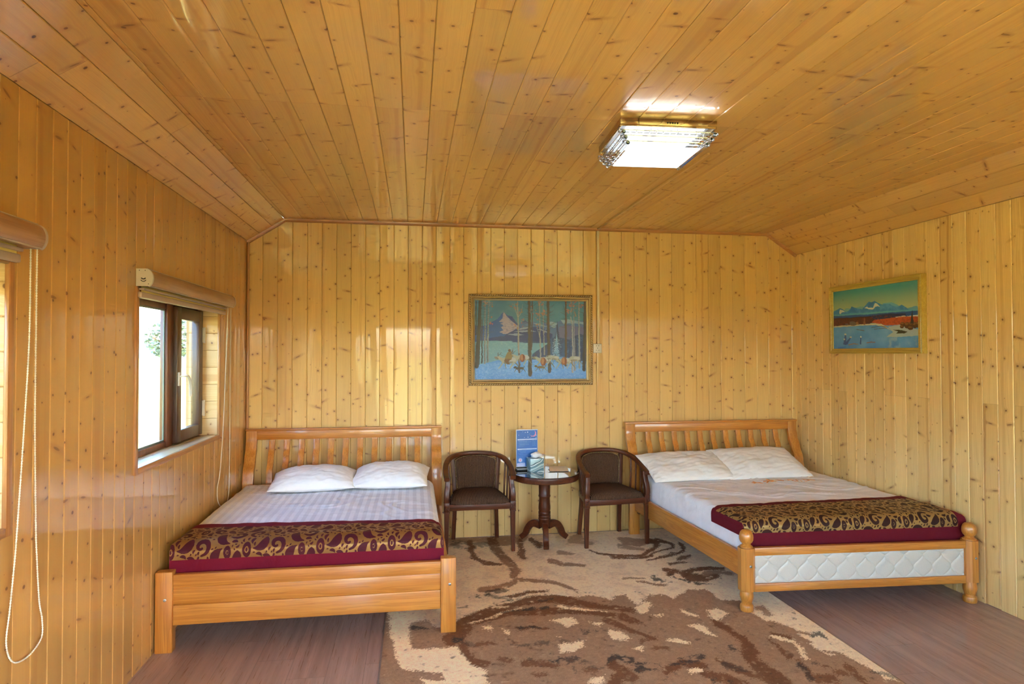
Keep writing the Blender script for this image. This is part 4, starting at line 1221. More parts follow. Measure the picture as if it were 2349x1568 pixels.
# ------------------------------------------------------------------ satin bed runners
_tiles = {}
def motif_tile(kind):
    """scrolling leaf figure packed closely, 1 = dark thread, thin gold ground between"""
    if kind in _tiles: return _tiles[kind]
    h, w = 210, 294
    X, Y = np.meshgrid(np.linspace(0, 1.4, w, endpoint=False), np.linspace(0, 1, h, endpoint=False))
    occ = np.zeros((h, w)); rnd = random.Random(5 if kind == 'a' else 9)
    def wrapd(cx, cy):
        return (X-cx+0.7) % 1.4-0.7, (Y-cy+0.5) % 1.0-0.5
    def stroke_field(cx, cy, pts, ws):
        dx, dy = wrapd(cx, cy); f = np.full((h, w), 9.0)
        for (x0, y0), (x1, y1), wa, wb in zip(pts[:-1], pts[1:], ws[:-1], ws[1:]):
            L = max((x1-x0)**2+(y1-y0)**2, 1e-9)
            t = np.clip(((dx-x0)*(x1-x0)+(dy-y0)*(y1-y0))/L, 0, 1)
            f = np.minimum(f, np.hypot(dx-x0-t*(x1-x0), dy-y0-t*(y1-y0))-(wa+(wb-wa)*t))
        return f
    field = np.full((h, w), 9.0)
    def place(f, gap):
        nonlocal field
        if ((f < gap) & (field < 0)).any(): return False
        field = np.minimum(field, f); return True
    def comma(r, a0, turns, w0, flip):
        pts = []; ws = []
        for i in range(15):
            k = i/14; a = a0+flip*k*turns*2*PI; rr = r*(1-0.80*k)
            pts.append((rr*math.cos(a), rr*math.sin(a))); ws.append(w0*(0.35+0.65*math.sin(PI*min(1, k*1.1+0.05)))*(1 if k < 0.85 else 1.35))
        return pts, ws
    def leaf(L, a, wd, curl):
        wd = wd*1.5
        pts = []; ws = []
        for i in range(9):
            k = i/8-0.5; b = curl*L*(0.25-k*k)
            x, y = k*L, b
            pts.append((x*math.cos(a)-y*math.sin(a), x*math.sin(a)+y*math.cos(a))); ws.append(wd*max(0.12, math.sin(PI*min(1, (i+0.6)/8.6)))**0.8*(1.15-0.5*(i/8)))
        return pts, ws
    G = 0.015
    for cx, cy, r, fl in ((0.25, 0.60, 0.155, 1), (0.62, 0.62, 0.150, -1), (1.02, 0.30, 0.160, 1), (1.26, 0.80, 0.130, -1)):
        place(stroke_field(cx, cy, *comma(r, rnd.uniform(0, 6), 1.05, 0.046, fl)), G)
    for cx, cy, r in ((0.46, 0.22, 0.105), (0.94, 0.78, 0.100), (0.10, 0.18, 0.085)):
        dx, dy = wrapd(cx, cy); q = np.hypot(dx/0.72, dy/1.25)
        place(np.where(q > r*0.3, np.abs(q-r*0.78)-0.032, q-r*0.30), G)
    flow = lambda x, y: 1.3*math.sin(2*PI*x/1.4)+1.1*math.cos(2*PI*y)+1.9*math.sin(2*PI*(x/1.4+y))
    for size, tries in ((0.30, 60), (0.22, 120), (0.16, 160), (0.11, 220), (0.07, 260), (0.045, 260)):
        for _ in range(tries):
            cx, cy = rnd.uniform(0, 1.4), rnd.uniform(0, 1)
            a = flow(cx, cy)+rnd.uniform(-0.3, 0.3)
            place(stroke_field(cx, cy, *leaf(size, a, size*0.20, rnd.choice((-1, 1))*rnd.uniform(0.5, 1.5))), G if size > 0.1 else G*0.75)
    _tiles[kind] = np.clip(0.5-field/0.012, 0, 1)
    return _tiles[kind]

def sample(tile, u, v):
    h, w = tile.shape
    x = (u % 1)*w; y = (v % 1)*h
    xi = np.floor(x).astype(int); yi = np.floor(y).astype(int); fx = x-xi; fy = y-yi
    g = lambda a, b: tile[b % h, a % w]
    return (g(xi, yi)*(1-fx)+g(xi+1, yi)*fx)*(1-fy)+(g(xi, yi+1)*(1-fx)+g(xi+1, yi+1)*fx)*fy

def runner(c, zt, r, oL, oR, back, front, tw, th, bw, side_border, mat, label, seed, kind, phase=0.0, gap=0.006, skew=0.0):
    W = math.hypot(c[1][0]-c[0][0], c[1][1]-c[0][1]); L = math.hypot(c[2][0]-c[0][0], c[2][1]-c[0][1])
    st = 0.0036
    na = int((W+oL+oR)/st); nb = int((back+front)/st)
    a = np.linspace(-oL, W+oR, na); b = np.linspace(-front, back, nb)     # b>0 on top, b<0 hanging at the foot
    A, Bb = np.meshgrid(a, b)
    def fold(d):
        """d>0: beyond the edge line measured along the cloth -> horizontal offset past the edge, drop"""
        q = d+r*0.72
        hor = np.where(q <= 0, q-r+0.0, np.where(q < r*PI/2, -r+r*np.sin(np.clip(q/r, 0, PI/2)), 0.0))
        hor = np.where(q <= 0, q-r, hor)
        drop = np.where(q <= 0, 0.0, np.where(q < r*PI/2, r-r*np.cos(np.clip(q/r, 0, PI/2)), r+(q-r*PI/2)))
        return hor, drop
    Bs = Bb+skew*(A/W-0.5)*np.clip(Bb/back, 0, 1)
    hl, dl = fold(-A); hr_, dr = fold(A-W); hf, df = fold(-Bs)
    sb = np.clip(A/W, 0, 1)
    X = (1-sb)*(-hl)+sb*(W+hr_)
    Y = -hf
    drop = np.maximum(np.maximum(dl, dr), df)
    wr = fbm(A*4, Bb*5, 3, seed)*0.011 + 0.004*fbm(A*14, Bb*9, 2, seed+3)
    wav = 0.008*fbm(A*3.2, Bb*2+3, 2, seed+6)
    top = np.clip(1-drop/0.05, 0, 1)
    Z = zt+gap+np.abs(wr)*top*1.1 - drop
    Y = Y - gap*1.3*(1-top)*(df > 0) + wav*(Bb > 0.1)*top - np.abs(wr)*0.8*(1-top)*(df > 0.0)
    X = X + np.where(A < 0, -gap*1.2-np.abs(wr)*0.6, 0)*(dl > 0) + np.where(A > W, gap+np.abs(wr)*0.4, 0)*(dr > 0)
    s, t = X/W, Y/L
    PXY = bil(c, s, t)
    u = (A+phase)/tw; v = Bb/th
    ww = 0.006*fbm(A*9, Bb*9, 2, seed+8)
    pat = sample(motif_tile(kind), u, v+0.37)
    bord = np.maximum(np.clip((bw[0]-(back-Bb))/0.004+0.5, 0, 1), np.clip((bw[1]-(Bb+front))/0.004+0.5, 0, 1))
    if side_border:
        bord = np.maximum(bord, np.clip((side_border-(A+oL))/0.004+0.5, 0, 1)); bord = np.maximum(bord, np.clip((side_border*0.75-(W+oR-A))/0.004+0.5, 0, 1))
    me = grid_mesh('bed_runner', np.stack([PXY[0], PXY[1], Z], -1), np.stack([pat, bord, pat*0], -1))
    if Vector(me.polygons[len(me.polygons)*3//4].normal).z < 0: me.flip_normals()
    o = link('bed_runner', me, mat, None, 180)
    return tag(o, label, 'bed runner', 'satin bed runners')
runner(CL, 0.578, 0.07, 0.0, 0.10, 0.31, 0.185, 0.42, 0.30, (0.078, 0.098), 0, M['runner_a'],
       'maroon and gold scroll-patterned bed runner across the foot of the bed under the window', 61, 'a', 0.13, gap=0.008, skew=-0.11)
runner(CR, 0.562, 0.055, 0.10, 0.02, 0.42, 0.170, 0.36, 0.26, (0.060, 0.090), 0.085, M['runner_b'],
       'dark brown and gold scroll-patterned bed runner with maroon border on the right bed', 83, 'b', 0.05, gap=0.008, skew=0.10)

# ------------------------------------------------------------------ tub armchairs
def make_chair(loc, rz, label):
    t = empty('armchair', loc, rz)
    tag(t, label, 'chair', 'dark wooden tub armchairs')
    K = dict(parent=t, local=True)
    # front legs with carved block and arm support in one post
    for s in (-1, 1):
        bm = B()
        zz = [0.0, 0.08, 0.20, 0.335]
        sweep(bm, [(s*0.278, -0.200, 0.0), (s*0.277, -0.200, 0.09), (s*0.276, -0.200, 0.20), (s*0.275, -0.200, 0.338)], rect_sec(0.042, 0.042, 0.003), up=(0, -1, 0),
              scale=[(0.70, 0.70), (0.76, 0.76), (0.86, 0.86), (0.96, 0.96)])
        leg = obj('front_leg', bm, M['dark_z'], **K)
        bm = B()
        for dx in (-0.010, 0.0, 0.010):          # flutes
            sweep(bm, [(s*0.2775+dx*0.8, -0.2172, 0.10), (s*0.2758+dx, -0.2200, 0.325)], rect_sec(0.0036, 0.0036, 0.001), up=(0, -1, 0))
        obj('flute', bm, M['dark_z'], leg, local=True)
        bm = B()
        box(bm, (s*0.275, -0.200, 0.378), (0.046, 0.046, 0.080), 0.003)
        for i in range(4):                        # carved rosette leaves
            a = PI/4+i*PI/2
            mtx = Matrix.Translation((s*0.275+0.010*math.cos(a), -0.2225, 0.378+0.016*math.sin(a))) @ Matrix.Rotation(-a, 4, 'Y') @ Matrix.Diagonal((0.015, 0.006, 0.006, 1))
            bmesh.ops.create_uvsphere(bm, u_segments=10, v_segments=8, radius=1.0, matrix=mtx)
        bmesh.ops.create_uvsphere(bm, u_segments=10, v_segments=8, radius=0.006, matrix=Matrix.Translation((s*0.275, -0.224, 0.378)))
        for zc_ in (0.339, 0.417): box(bm, (s*0.275, -0.200, zc_), (0.050, 0.050, 0.008), 0.003)
        obj('carved_block', bm, M['dark_z'], leg, local=True)
        bm = B()
        P = catmull([(s*0.275, -0.198, 0.415), (s*0.276, -0.206, 0.455), (s*0.272, -0.200, 0.510), (s*0.265, -0.190, 0.560), (s*0.262, -0.185, 0.620)], 6)
        n = len(P)
        sweep(bm, P, rect_sec(0.042, 0.046, 0.006), up=(0, -1, 0), scale=[(1.0, 1.05-0.25*i/(n-1)+0.12*math.sin(i/(n-1)*PI)) for i in range(n)])
        obj('arm_support', bm, M['dark_z'], **K)
        # rear legs running up into the back
        bm = B()
        P = catmull([(s*0.195, 0.215, 0.0), (s*0.190, 0.200, 0.12), (s*0.184, 0.178, 0.28), (s*0.186, 0.172, 0.42), (s*0.196, 0.182, 0.58), (s*0.206, 0.190, 0.722)], 5)
        sweep(bm, P, rect_sec(0.034, 0.036, 0.004), up=(0, -1, 0))
        obj('rear_leg', bm, M['dark_z'], **K)
        # spindles below the arm
        for k, (yb, yt, xb, xt, zt) in enumerate(((-0.10, -0.095, 0.262, 0.268, 0.648), (-0.03, -0.015, 0.250, 0.262, 0.680), (0.045, 0.065, 0.235, 0.250, 0.706))):
            bm = B()
            sweep(bm, catmull([(s*xb, yb, 0.400), (s*(xb+0.004), yb, 0.52), (s*xt, yt, zt)], 5), rect_sec(0.013, 0.016, 0.004), up=(0, -1, 0))
            obj('spindle', bm, M['dark_z'], **K)
    # top rail sweeping round into the arms
    half = [(0.274, -0.232, 0.612), (0.280, -0.150, 0.637), (0.278, -0.060, 0.670), (0.264, 0.030, 0.702), (0.232, 0.115, 0.728), (0.175, 0.178, 0.746), (0.095, 0.210, 0.755)]
    P = [(-x, y, z) for x, y, z in half]+[(0, 0.218, 0.758)]+half[::-1]
    P = catmull(P, 7)
    bm = B(); sweep(bm, P, rect_sec(0.044, 0.034, 0.010), scale=None)
    obj('top_rail', bm, M['dark_x'], **K)
    # seat frame
    bm = B()
    def outline(k, r=0.0):
        pts = []
        F, R_, yf, yr = 0.262*k, 0.198*k, -0.214*k, 0.205*k
        cor = [(-F, yf), (F, yf), (R_, yr), (-R_, yr)]
        return cor
    for (xa, ya), (xb, yb) in (((-0.254, -0.202), (0.254, -0.202)), ((-0.262, -0.18), (-0.196, 0.18)), ((0.262, -0.18), (0.196, 0.18)), ((-0.18, 0.188), (0.18, 0.188))):
        beam(bm, (xa, ya, 0.378), (xb, yb, 0.378), 0.026, 0.052, 0.003)
    obj('seat_frame', bm, M['dark_x'], **K)
    bm = B()
    v = np.arange(-0.246, 0.247, 0.0075)
    for x in v: bmesh.ops.create_icosphere(bm, subdivisions=1, radius=0.0028, matrix=Matrix.Translation((x, -0.2155, 0.356)))
    tag(obj('bead_trim', bm, M['dark_x'], smooth=180, **K), 'row of tiny carved beads')
    # upholstered seat
    n = 40
    u = np.linspace(-1, 1, n+1); U, V = np.meshgrid(u, u)
    su = np.sin(PI/2*U); sv = np.sin(PI/2*V)
    def cushion(z0, z1, sgn):
        k = (1-np.abs(su)**6)**0.30*(1-np.abs(sv)**6)**0.30
        wd = np.where(sv < 0, 0.254, 0.254)-(sv+1)/2*0.060
        rnd_ = 1-0.05*(np.abs(su)**8*np.abs(sv)**8)
        X = su*wd*rnd_; Y = sv*0.205*rnd_-0.010-0.014*(1-su**2)*(sv < 0)*np.abs(sv)**3
        return np.stack([X, Y, z0+(z1-z0)*k*(0.80+0.20*(1-su**2)*(1-sv**2)) if sgn > 0 else z0+0*k], -1)
    top = cushion(0.400, 0.476, 1); bot = cushion(0.400, 0.400, -1)
    me = grid_mesh('seat', top); 
    bm = B(); bm.from_mesh(me); me2 = grid_mesh('seatb', bot); bm.from_mesh(me2)
    bmesh.ops.remove_doubles(bm, verts=bm.verts, dist=0.0003)
    obj('seat', bm, M['chairfab'], smooth=180, **K)
    # upholstered back, gently curved
    bm = B()
    nu, nv = 30, 26
    def backp(i, j, side):
        a = -1+2*i/nu; b = j/nv
        zt = 0.739-0.032*abs(a)**3.2
        z = 0.455+(zt-0.455)*b
        hw = 0.168+0.022*b
        if b > 0.8: hw *= 1-0.06*((b-0.8)/0.2)**2
        x = a*hw
        y = 0.176+0.030*b**1.3-0.0*a+0.020*(1-a*a)*0.6
        y += -0.030*abs(a)**2.5*0.5
        puff = ((1-abs(a)**4)*(1-abs(2*b-1)**6))**0.5*0.016
        return (x, y-0.010-puff if side else y+0.020, z)
    fr = [[bm.verts.new(backp(i, j, 1)) for i in range(nu+1)] for j in range(nv+1)]
    bk = [[bm.verts.new(backp(i, j, 0)) for i in range(nu+1)] for j in range(nv+1)]
    for j in range(nv):
        for i in range(nu):
            bm.faces.new((fr[j][i], fr[j][i+1], fr[j+1][i+1], fr[j+1][i]))
            bm.faces.new((bk[j][i+1], bk[j][i], bk[j+1][i], bk[j+1][i+1]))
    for i in range(nu):
        bm.faces.new((fr[0][i+1], fr[0][i], bk[0][i], bk[0][i+1])); bm.faces.new((fr[nv][i], fr[nv][i+1], bk[nv][i+1], bk[nv][i]))
    for j in range(nv):
        bm.faces.new((fr[j][0], fr[j+1][0], bk[j+1][0], bk[j][0])); bm.faces.new((fr[j+1][nu], fr[j][nu], bk[j][nu], bk[j+1][nu]))
    bk_o = obj('backrest', bm, M['chairfab'], smooth=50, **K)
    bm = B()
    path = [backp(0, j, 1) for j in range(1, nv)]+[backp(i, nv, 1) for i in range(0, nu+1)]+[backp(nu, j, 1) for j in range(nv-1, 0, -1)]
    path = [Vector(p) for p in path]; s = 0.0; step = 0.0125
    for a, b in zip(path[:-1], path[1:]):
        L = (b-a).length
        while s < L:
            p = a+(b-a)*(s/L); p = Vector((p.x*0.975, p.y-0.003, 0.6+(p.z-0.6)*0.972))
            bmesh.ops.create_icosphere(bm, subdivisions=1, radius=0.0042, matrix=Matrix.Translation(p))
            s += step
        s -= L
    tag(obj('nailhead_trim', bm, M['brass'], bk_o, 180, True), 'brass nailheads edging the back')
    # dark frame behind the padding
    return t
make_chair((0.545, 5.445, RUG_Z), 0.0, 'dark wooden armchair with striped brown upholstery between the left bed and the round table')
make_chair((1.705, 5.440, RUG_Z), 0.085, 'dark wooden armchair with striped brown upholstery between the round table and the right bed')

# ------------------------------------------------------------------ round table
TX, TY, TZ = 1.132, 5.418, 0.622
T = empty('round_table', (TX, TY, RUG_Z))
tag(T, 'small round dark wood pedestal table with glass top between the two armchairs', 'table')
bm = B()
lathe(bm, [(0.0001, TZ-0.052), (0.262, TZ-0.052), (0.270, TZ-0.056), (0.285, TZ-0.056), (0.2915, TZ-0.050), (0.2930, TZ-0.030), (0.2935, TZ-0.012), (0.2920, TZ-0.008), (0.0001, TZ-0.008)], (TX, TY, 0), 96)
obj('tabletop', bm, M['dark_x'], T)
n = NT('glass_table_top')
n.pbr((0.050, 0.022, 0.012), 0.03, coat=1.0, crough=0.01, spec=0.9)
bm = B(); lathe(bm, [(0.0001, TZ-0.0075), (0.288, TZ-0.0075), (0.290, TZ-0.006), (0.290, TZ-0.002), (0.288, TZ), (0.0001, TZ)], (TX, TY, 0), 96)
obj('glass_top', bm, n.m, T)
bm = B()
lathe(bm, [(0.040, 0.150), (0.049, 0.155), (0.050, 0.170), (0.050, 0.212), (0.054, 0.217), (0.054, 0.228), (0.050, 0.233), (0.053, 0.238), (0.053, 0.252), (0.049, 0.257), (0.053, 0.262), (0.053, 0.282),
           (0.0490, 0.287), (0.0525, 0.305), (0.0525, 0.325), (0.049, 0.365), (0.047, 0.40), (0.0495, 0.408), (0.053, 0.415), (0.053, 0.422), (0.049, 0.428), (0.050, 0.50), (0.0495, 0.535), (0.053, 0.541), (0.053, 0.549), (0.0495, 0.555), (0.048, 0.575)], (TX-0.006, TY, 0), 40)
obj('pedestal', bm, M['dark_z'], T)
for ang in (-98, 22, 142):
    a = math.radians(ang); ca, sa = math.cos(a), math.sin(a)
    prof = catmull([(0.035, 0.158), (0.090, 0.166), (0.130, 0.150), (0.165, 0.105), (0.190, 0.060), (0.222, 0.030+RUG_Z)], 8)
    P = [(TX-0.006+p[0]*ca, TY+p[0]*sa, p[1]) for p in [(q.x, q.y) for q in [Vector((b[0], b[1], 0)) for b in [(c.x, c.y) for c in catmull([(0.035, 0.160, 0), (0.090, 0.170, 0), (0.132, 0.156, 0), (0.166, 0.112, 0), (0.188, 0.066, 0), (0.226, 0.032, 0)], 8)]]]]
    m = len(P)
    bm = B(); sweep(bm, P, rect_sec(0.046, 0.056, 0.006), scale=[(1.0, 1.15-0.35*i/(m-1)) for i in range(m)])
    for v in bm.verts:
        if v.co.z < RUG_Z+0.001: v.co.z = RUG_Z+0.001
    obj('leg', bm, M['dark_x'], T)

# menu stand ----------------------------------------------------------
def menu_stand():
    cx, cy, w, h = 0.992, 5.530, 0.196, 0.330
    rz = math.radians(3)
    t = empty('menu_stand', (cx, cy, TZ), rz)
    tag(t, 'upright blue printed menu in a clear stand behind the tissue box', 'menu stand')
    K = dict(parent=t, local=True)
    bm = B(); box(bm, (0, 0, 0.006), (0.200, 0.075, 0.012), 0.004, 3); obj('base', bm, M['black'], **K)
    bm = B(); box(bm, (0, 0, 0.0165), (0.192, 0.066, 0.009), 0.003, 3); b2 = obj('base_trim', bm, plain('silver_white_trim', (0.62, 0.62, 0.66), 0.25), **K)
    bm = B(); box(bm, (0, 0, 0.025), (0.184, 0.056, 0.008), 0.003, 3); obj('base', bm, M['black'], **K)
    # printed sheet
    nx, ny = 160, 270
    X, Y = np.meshgrid(np.linspace(0, 100, nx), np.linspace(0, 165, ny))     # y down
    cv = Canvas(X, Y, s2l((24, 96, 176)))
    cv.put(np.clip((Y-20)/150, 0, 1), s2l((30, 104, 190)), 0.6)
    rnd = random.Random(3); wt = s2l((200, 220, 240)); pale = s2l((130, 175, 220))
    for x, y, r in ((42, 10, 1.8), (53, 9, 2.6), (55, 32, 2.0), (94, 24, 2.0), (94, 34, 1.8), (38, 33, 1.4), (66, 10, 1.2), (62, 18, 1.0), (54, 22, 1.0), (30, 7, 1.0), (11, 22, 1.2)): cv.ell(x, y, r, r, wt, 0.8, soft=0.6)
    pink = s2l((206, 130, 170))
    cv.ell(82, 16, 12, 14, pink); cv.ell(77, 12.5, 12.2, 13.6, s2l((27, 99, 181)))
    cv.stroke([(84, 28), (74, 28), (66, 34)], 2.2, 0.8, pink); cv.stroke([(74, 28), (70, 24), (62, 24)], 2.0, 0.6, pink)
    for y0 in (40, 84):
        cv.poly([(5, y0), (97, y0-1.2), (97, y0+4), (5, y0+5.2)], s2l((186, 208, 232)))
        for i in range(20): cv.stroke([(12+i*4, y0+1.9), (14.5+i*4, y0+1.8)], 1.4, 1.4, s2l((110, 150, 200)), 0.8)
    for k, y in enumerate((50, 53, 57, 60, 63, 66, 70, 73)):
        L = (45, 60, 38, 52, 30, 44, 34, 26)[k]
        for i in range(L//4): cv.stroke([(8+(k % 3)*4+i*4, y), (10.6+(k % 3)*4+i*4, y)], 0.8, 0.8, pale, 0.8)
        if k % 2 == 0:
            cv.stroke([(76, y), (84, y)], 0.8, 0.8, pale, 0.9); cv.stroke([(88, y), (95, y)], 0.8, 0.8, pale, 0.9)
    cv.stroke([(86, 49), (86, 72)], 0.8, 0.8, pale, 0.8)
    for k, y in enumerate((93, 97, 101, 106, 110, 116, 121)):
        L = (40, 34, 30, 24, 40, 30, 26)[k]
        for i in range(L//4): cv.stroke([(8+(k % 3)*5+i*4, y), (10.6+(k % 3)*5+i*4, y)], 0.8, 0.8, pale, 0.8)
    q = np.hypot(X-18, Y-136)
    cv.put(np.clip(1.25-q/9, 0, 1), s2l((232, 240, 250)))
    cv.ell(18, 137, 3.0, 5, s2l((200, 120, 160))); cv.ell(18, 131, 2, 2, s2l((200, 120, 160)))
    cv.poly([(2, 150), (40, 148), (42, 164), (2, 164)], s2l((176, 188, 226)))
    for y in (153, 157): cv.stroke([(6, y), (36, y-1)], 1.6, 1.6, s2l((120, 140, 200)), 0.7)
    P = np.stack([(X/100-0.5)*w*0.965, np.full(X.shape, -0.0032)+0*Y, 0.030+h*(1-Y/165)*0.965+0.004], -1)
    me = grid_mesh('printed_sheet', P, cv.c)
    if Vector(me.polygons[0].normal).y > 0: me.flip_normals()
    link('printed_sheet', me, M['print'], t, None, True)
    bm = B(); box(bm, (0, 0, 0.030+h/2), (w, 0.005, h), 0.001)
    g = NT('clear_acrylic')
    g.pbr((0.60, 0.66, 0.74), 0.15, spec=0.6, coat=0.5)
    obj('acrylic_holder', bm, g.m, **K)
menu_stand()

# tissue box ----------------------------------------------------------
def tissue_box():
    rz = math.radians(7)
    t = empty('tissue_box', (1.052, 5.462, TZ), rz)
    tag(t, 'cube tissue box with pale blue marbled waves on the round table', 'tissue box')
    s = 0.122; h = 0.118
    n = NT('marbled_card')
    o = n.coord('Object'); x, y, z = n.sep(o)
    w = n.noise(n.xyz(n.mul(x, 6.0), n.mul(y, 6.0), n.mul(z, 9.0)), 1.0, 1.0)
    ph = n.add(n.add(n.mul(x, 26.0), n.mul(z, -58.0)), n.add(n.mul(y, 18.0), n.mul(w, 15.0)))
    a = n.math('SINE', ph); b = n.math('SINE', n.add(n.mul(ph, 2.1), 1.0))
    c = n.mix(n.smooth(a, -0.6, 0.6), (0.33, 0.50, 0.53), (0.13, 0.24, 0.28))
    c = n.mix(n.smooth(b, 0.70, 0.90), c, (0.72, 0.79, 0.78))
    c = n.mix(n.smooth(n.math('SINE', n.add(n.mul(ph, 1.0), 2.2)), 0.95, 0.99), c, (0.03, 0.06, 0.08))
    n.pbr(c, 0.4, coat=0.2)
    bm = B(); box(bm, (0, 0, h/2), (s, s, h), 0.002)
    obj('carton', bm, n.m, t, local=True)
    bm = B(); lathe(bm, [(0.0001, h+0.0004), (0.034, h+0.0004), (0.034, h+0.0008), (0.0001, h+0.0008)], (0, 0, 0), 24)
    obj('opening', bm, M['black'], t, local=True)
    bm = B(); N_ = 26
    rows = []
    for j in range(12):
        k = j/11; row = []
        for i in range(N_):
            a_ = 2*PI*i/N_
            r = 0.016+0.022*math.sin(k*PI*0.75)+0.006*math.sin(3*a_+k*4)+0.004*math.sin(7*a_-k*3)
            if k > 0.7: r *= 1-((k-0.7)/0.3)**1.5*0.80
            row.append(bm.verts.new((r*math.cos(a_)*1.25+0.012*k+(0.030 if (0.3 < k < 0.6 and abs(math.sin(a_/2)) < 0.3) else 0), r*math.sin(a_)*0.75, h-0.002+0.050*k+0.006*math.sin(2*a_)*k)))
        rows.append(row)
    for j in range(11):
        for i in range(N_): bm.faces.new((rows[j][i], rows[j][(i+1) % N_], rows[j+1][(i+1) % N_], rows[j+1][i]))
    bm.faces.new(rows[-1])
    obj('tissue', bm, plain('white_tissue', (0.82, 0.80, 0.80), 0.9), t, 180, True)
tissue_box()

# folded card ---------------------------------------------------------
def folded_card():
    nx, ny = 90, 70
    X, Y = np.meshgrid(np.linspace(0, 1, nx), np.linspace(0, 1, ny))
    cv = Canvas(X*100, Y*100, s2l((214, 190, 160)))
    for y in (62, 74): 
        for i in range(9): cv.stroke([(14+i*8, y), (20+i*8, y)], 3.2, 3.2, s2l((110, 70, 60)), 0.8)
    for y in (30, 40, 50): cv.stroke([(20, y), (80, y)], 1.6, 1.6, s2l((160, 130, 110)), 0.7)
    rz = -0.10
    bx, by = 1.262, 5.470
    xx = (X-0.5)*0.165; yy = (Y-0.5)*0.130
    zz = 0.006+0.020*np.sin(Y*PI*0.5)+0.0
    c, s = math.cos(rz), math.sin(rz)
    P = np.stack([bx+xx*c-yy*s, by+xx*s+yy*c, TZ+zz], -1)
    P2 = P.copy(); P2[..., 2] = TZ+0.0012
    t = empty('folded_card', (bx, by, TZ))
    tag(t, 'beige folded paper card lying on the round table beside the tissue box', 'card')
    o = link('cover', grid_mesh('cover', P, cv.c), M['print'], t, 180)
    bm = B(); beam(bm, (bx-0.082*c, by-0.082*s, TZ+0.0015), (bx+0.082*c, by+0.082*s, TZ+0.0015), 0.128, 0.002, 0.0003)
    obj('inner_leaf', bm, plain('dark_card', (0.08, 0.06, 0.05), 0.6), t)
    sm = o.modifiers.new('thick', 'SOLIDIFY'); sm.thickness = 0.0012
folded_card()

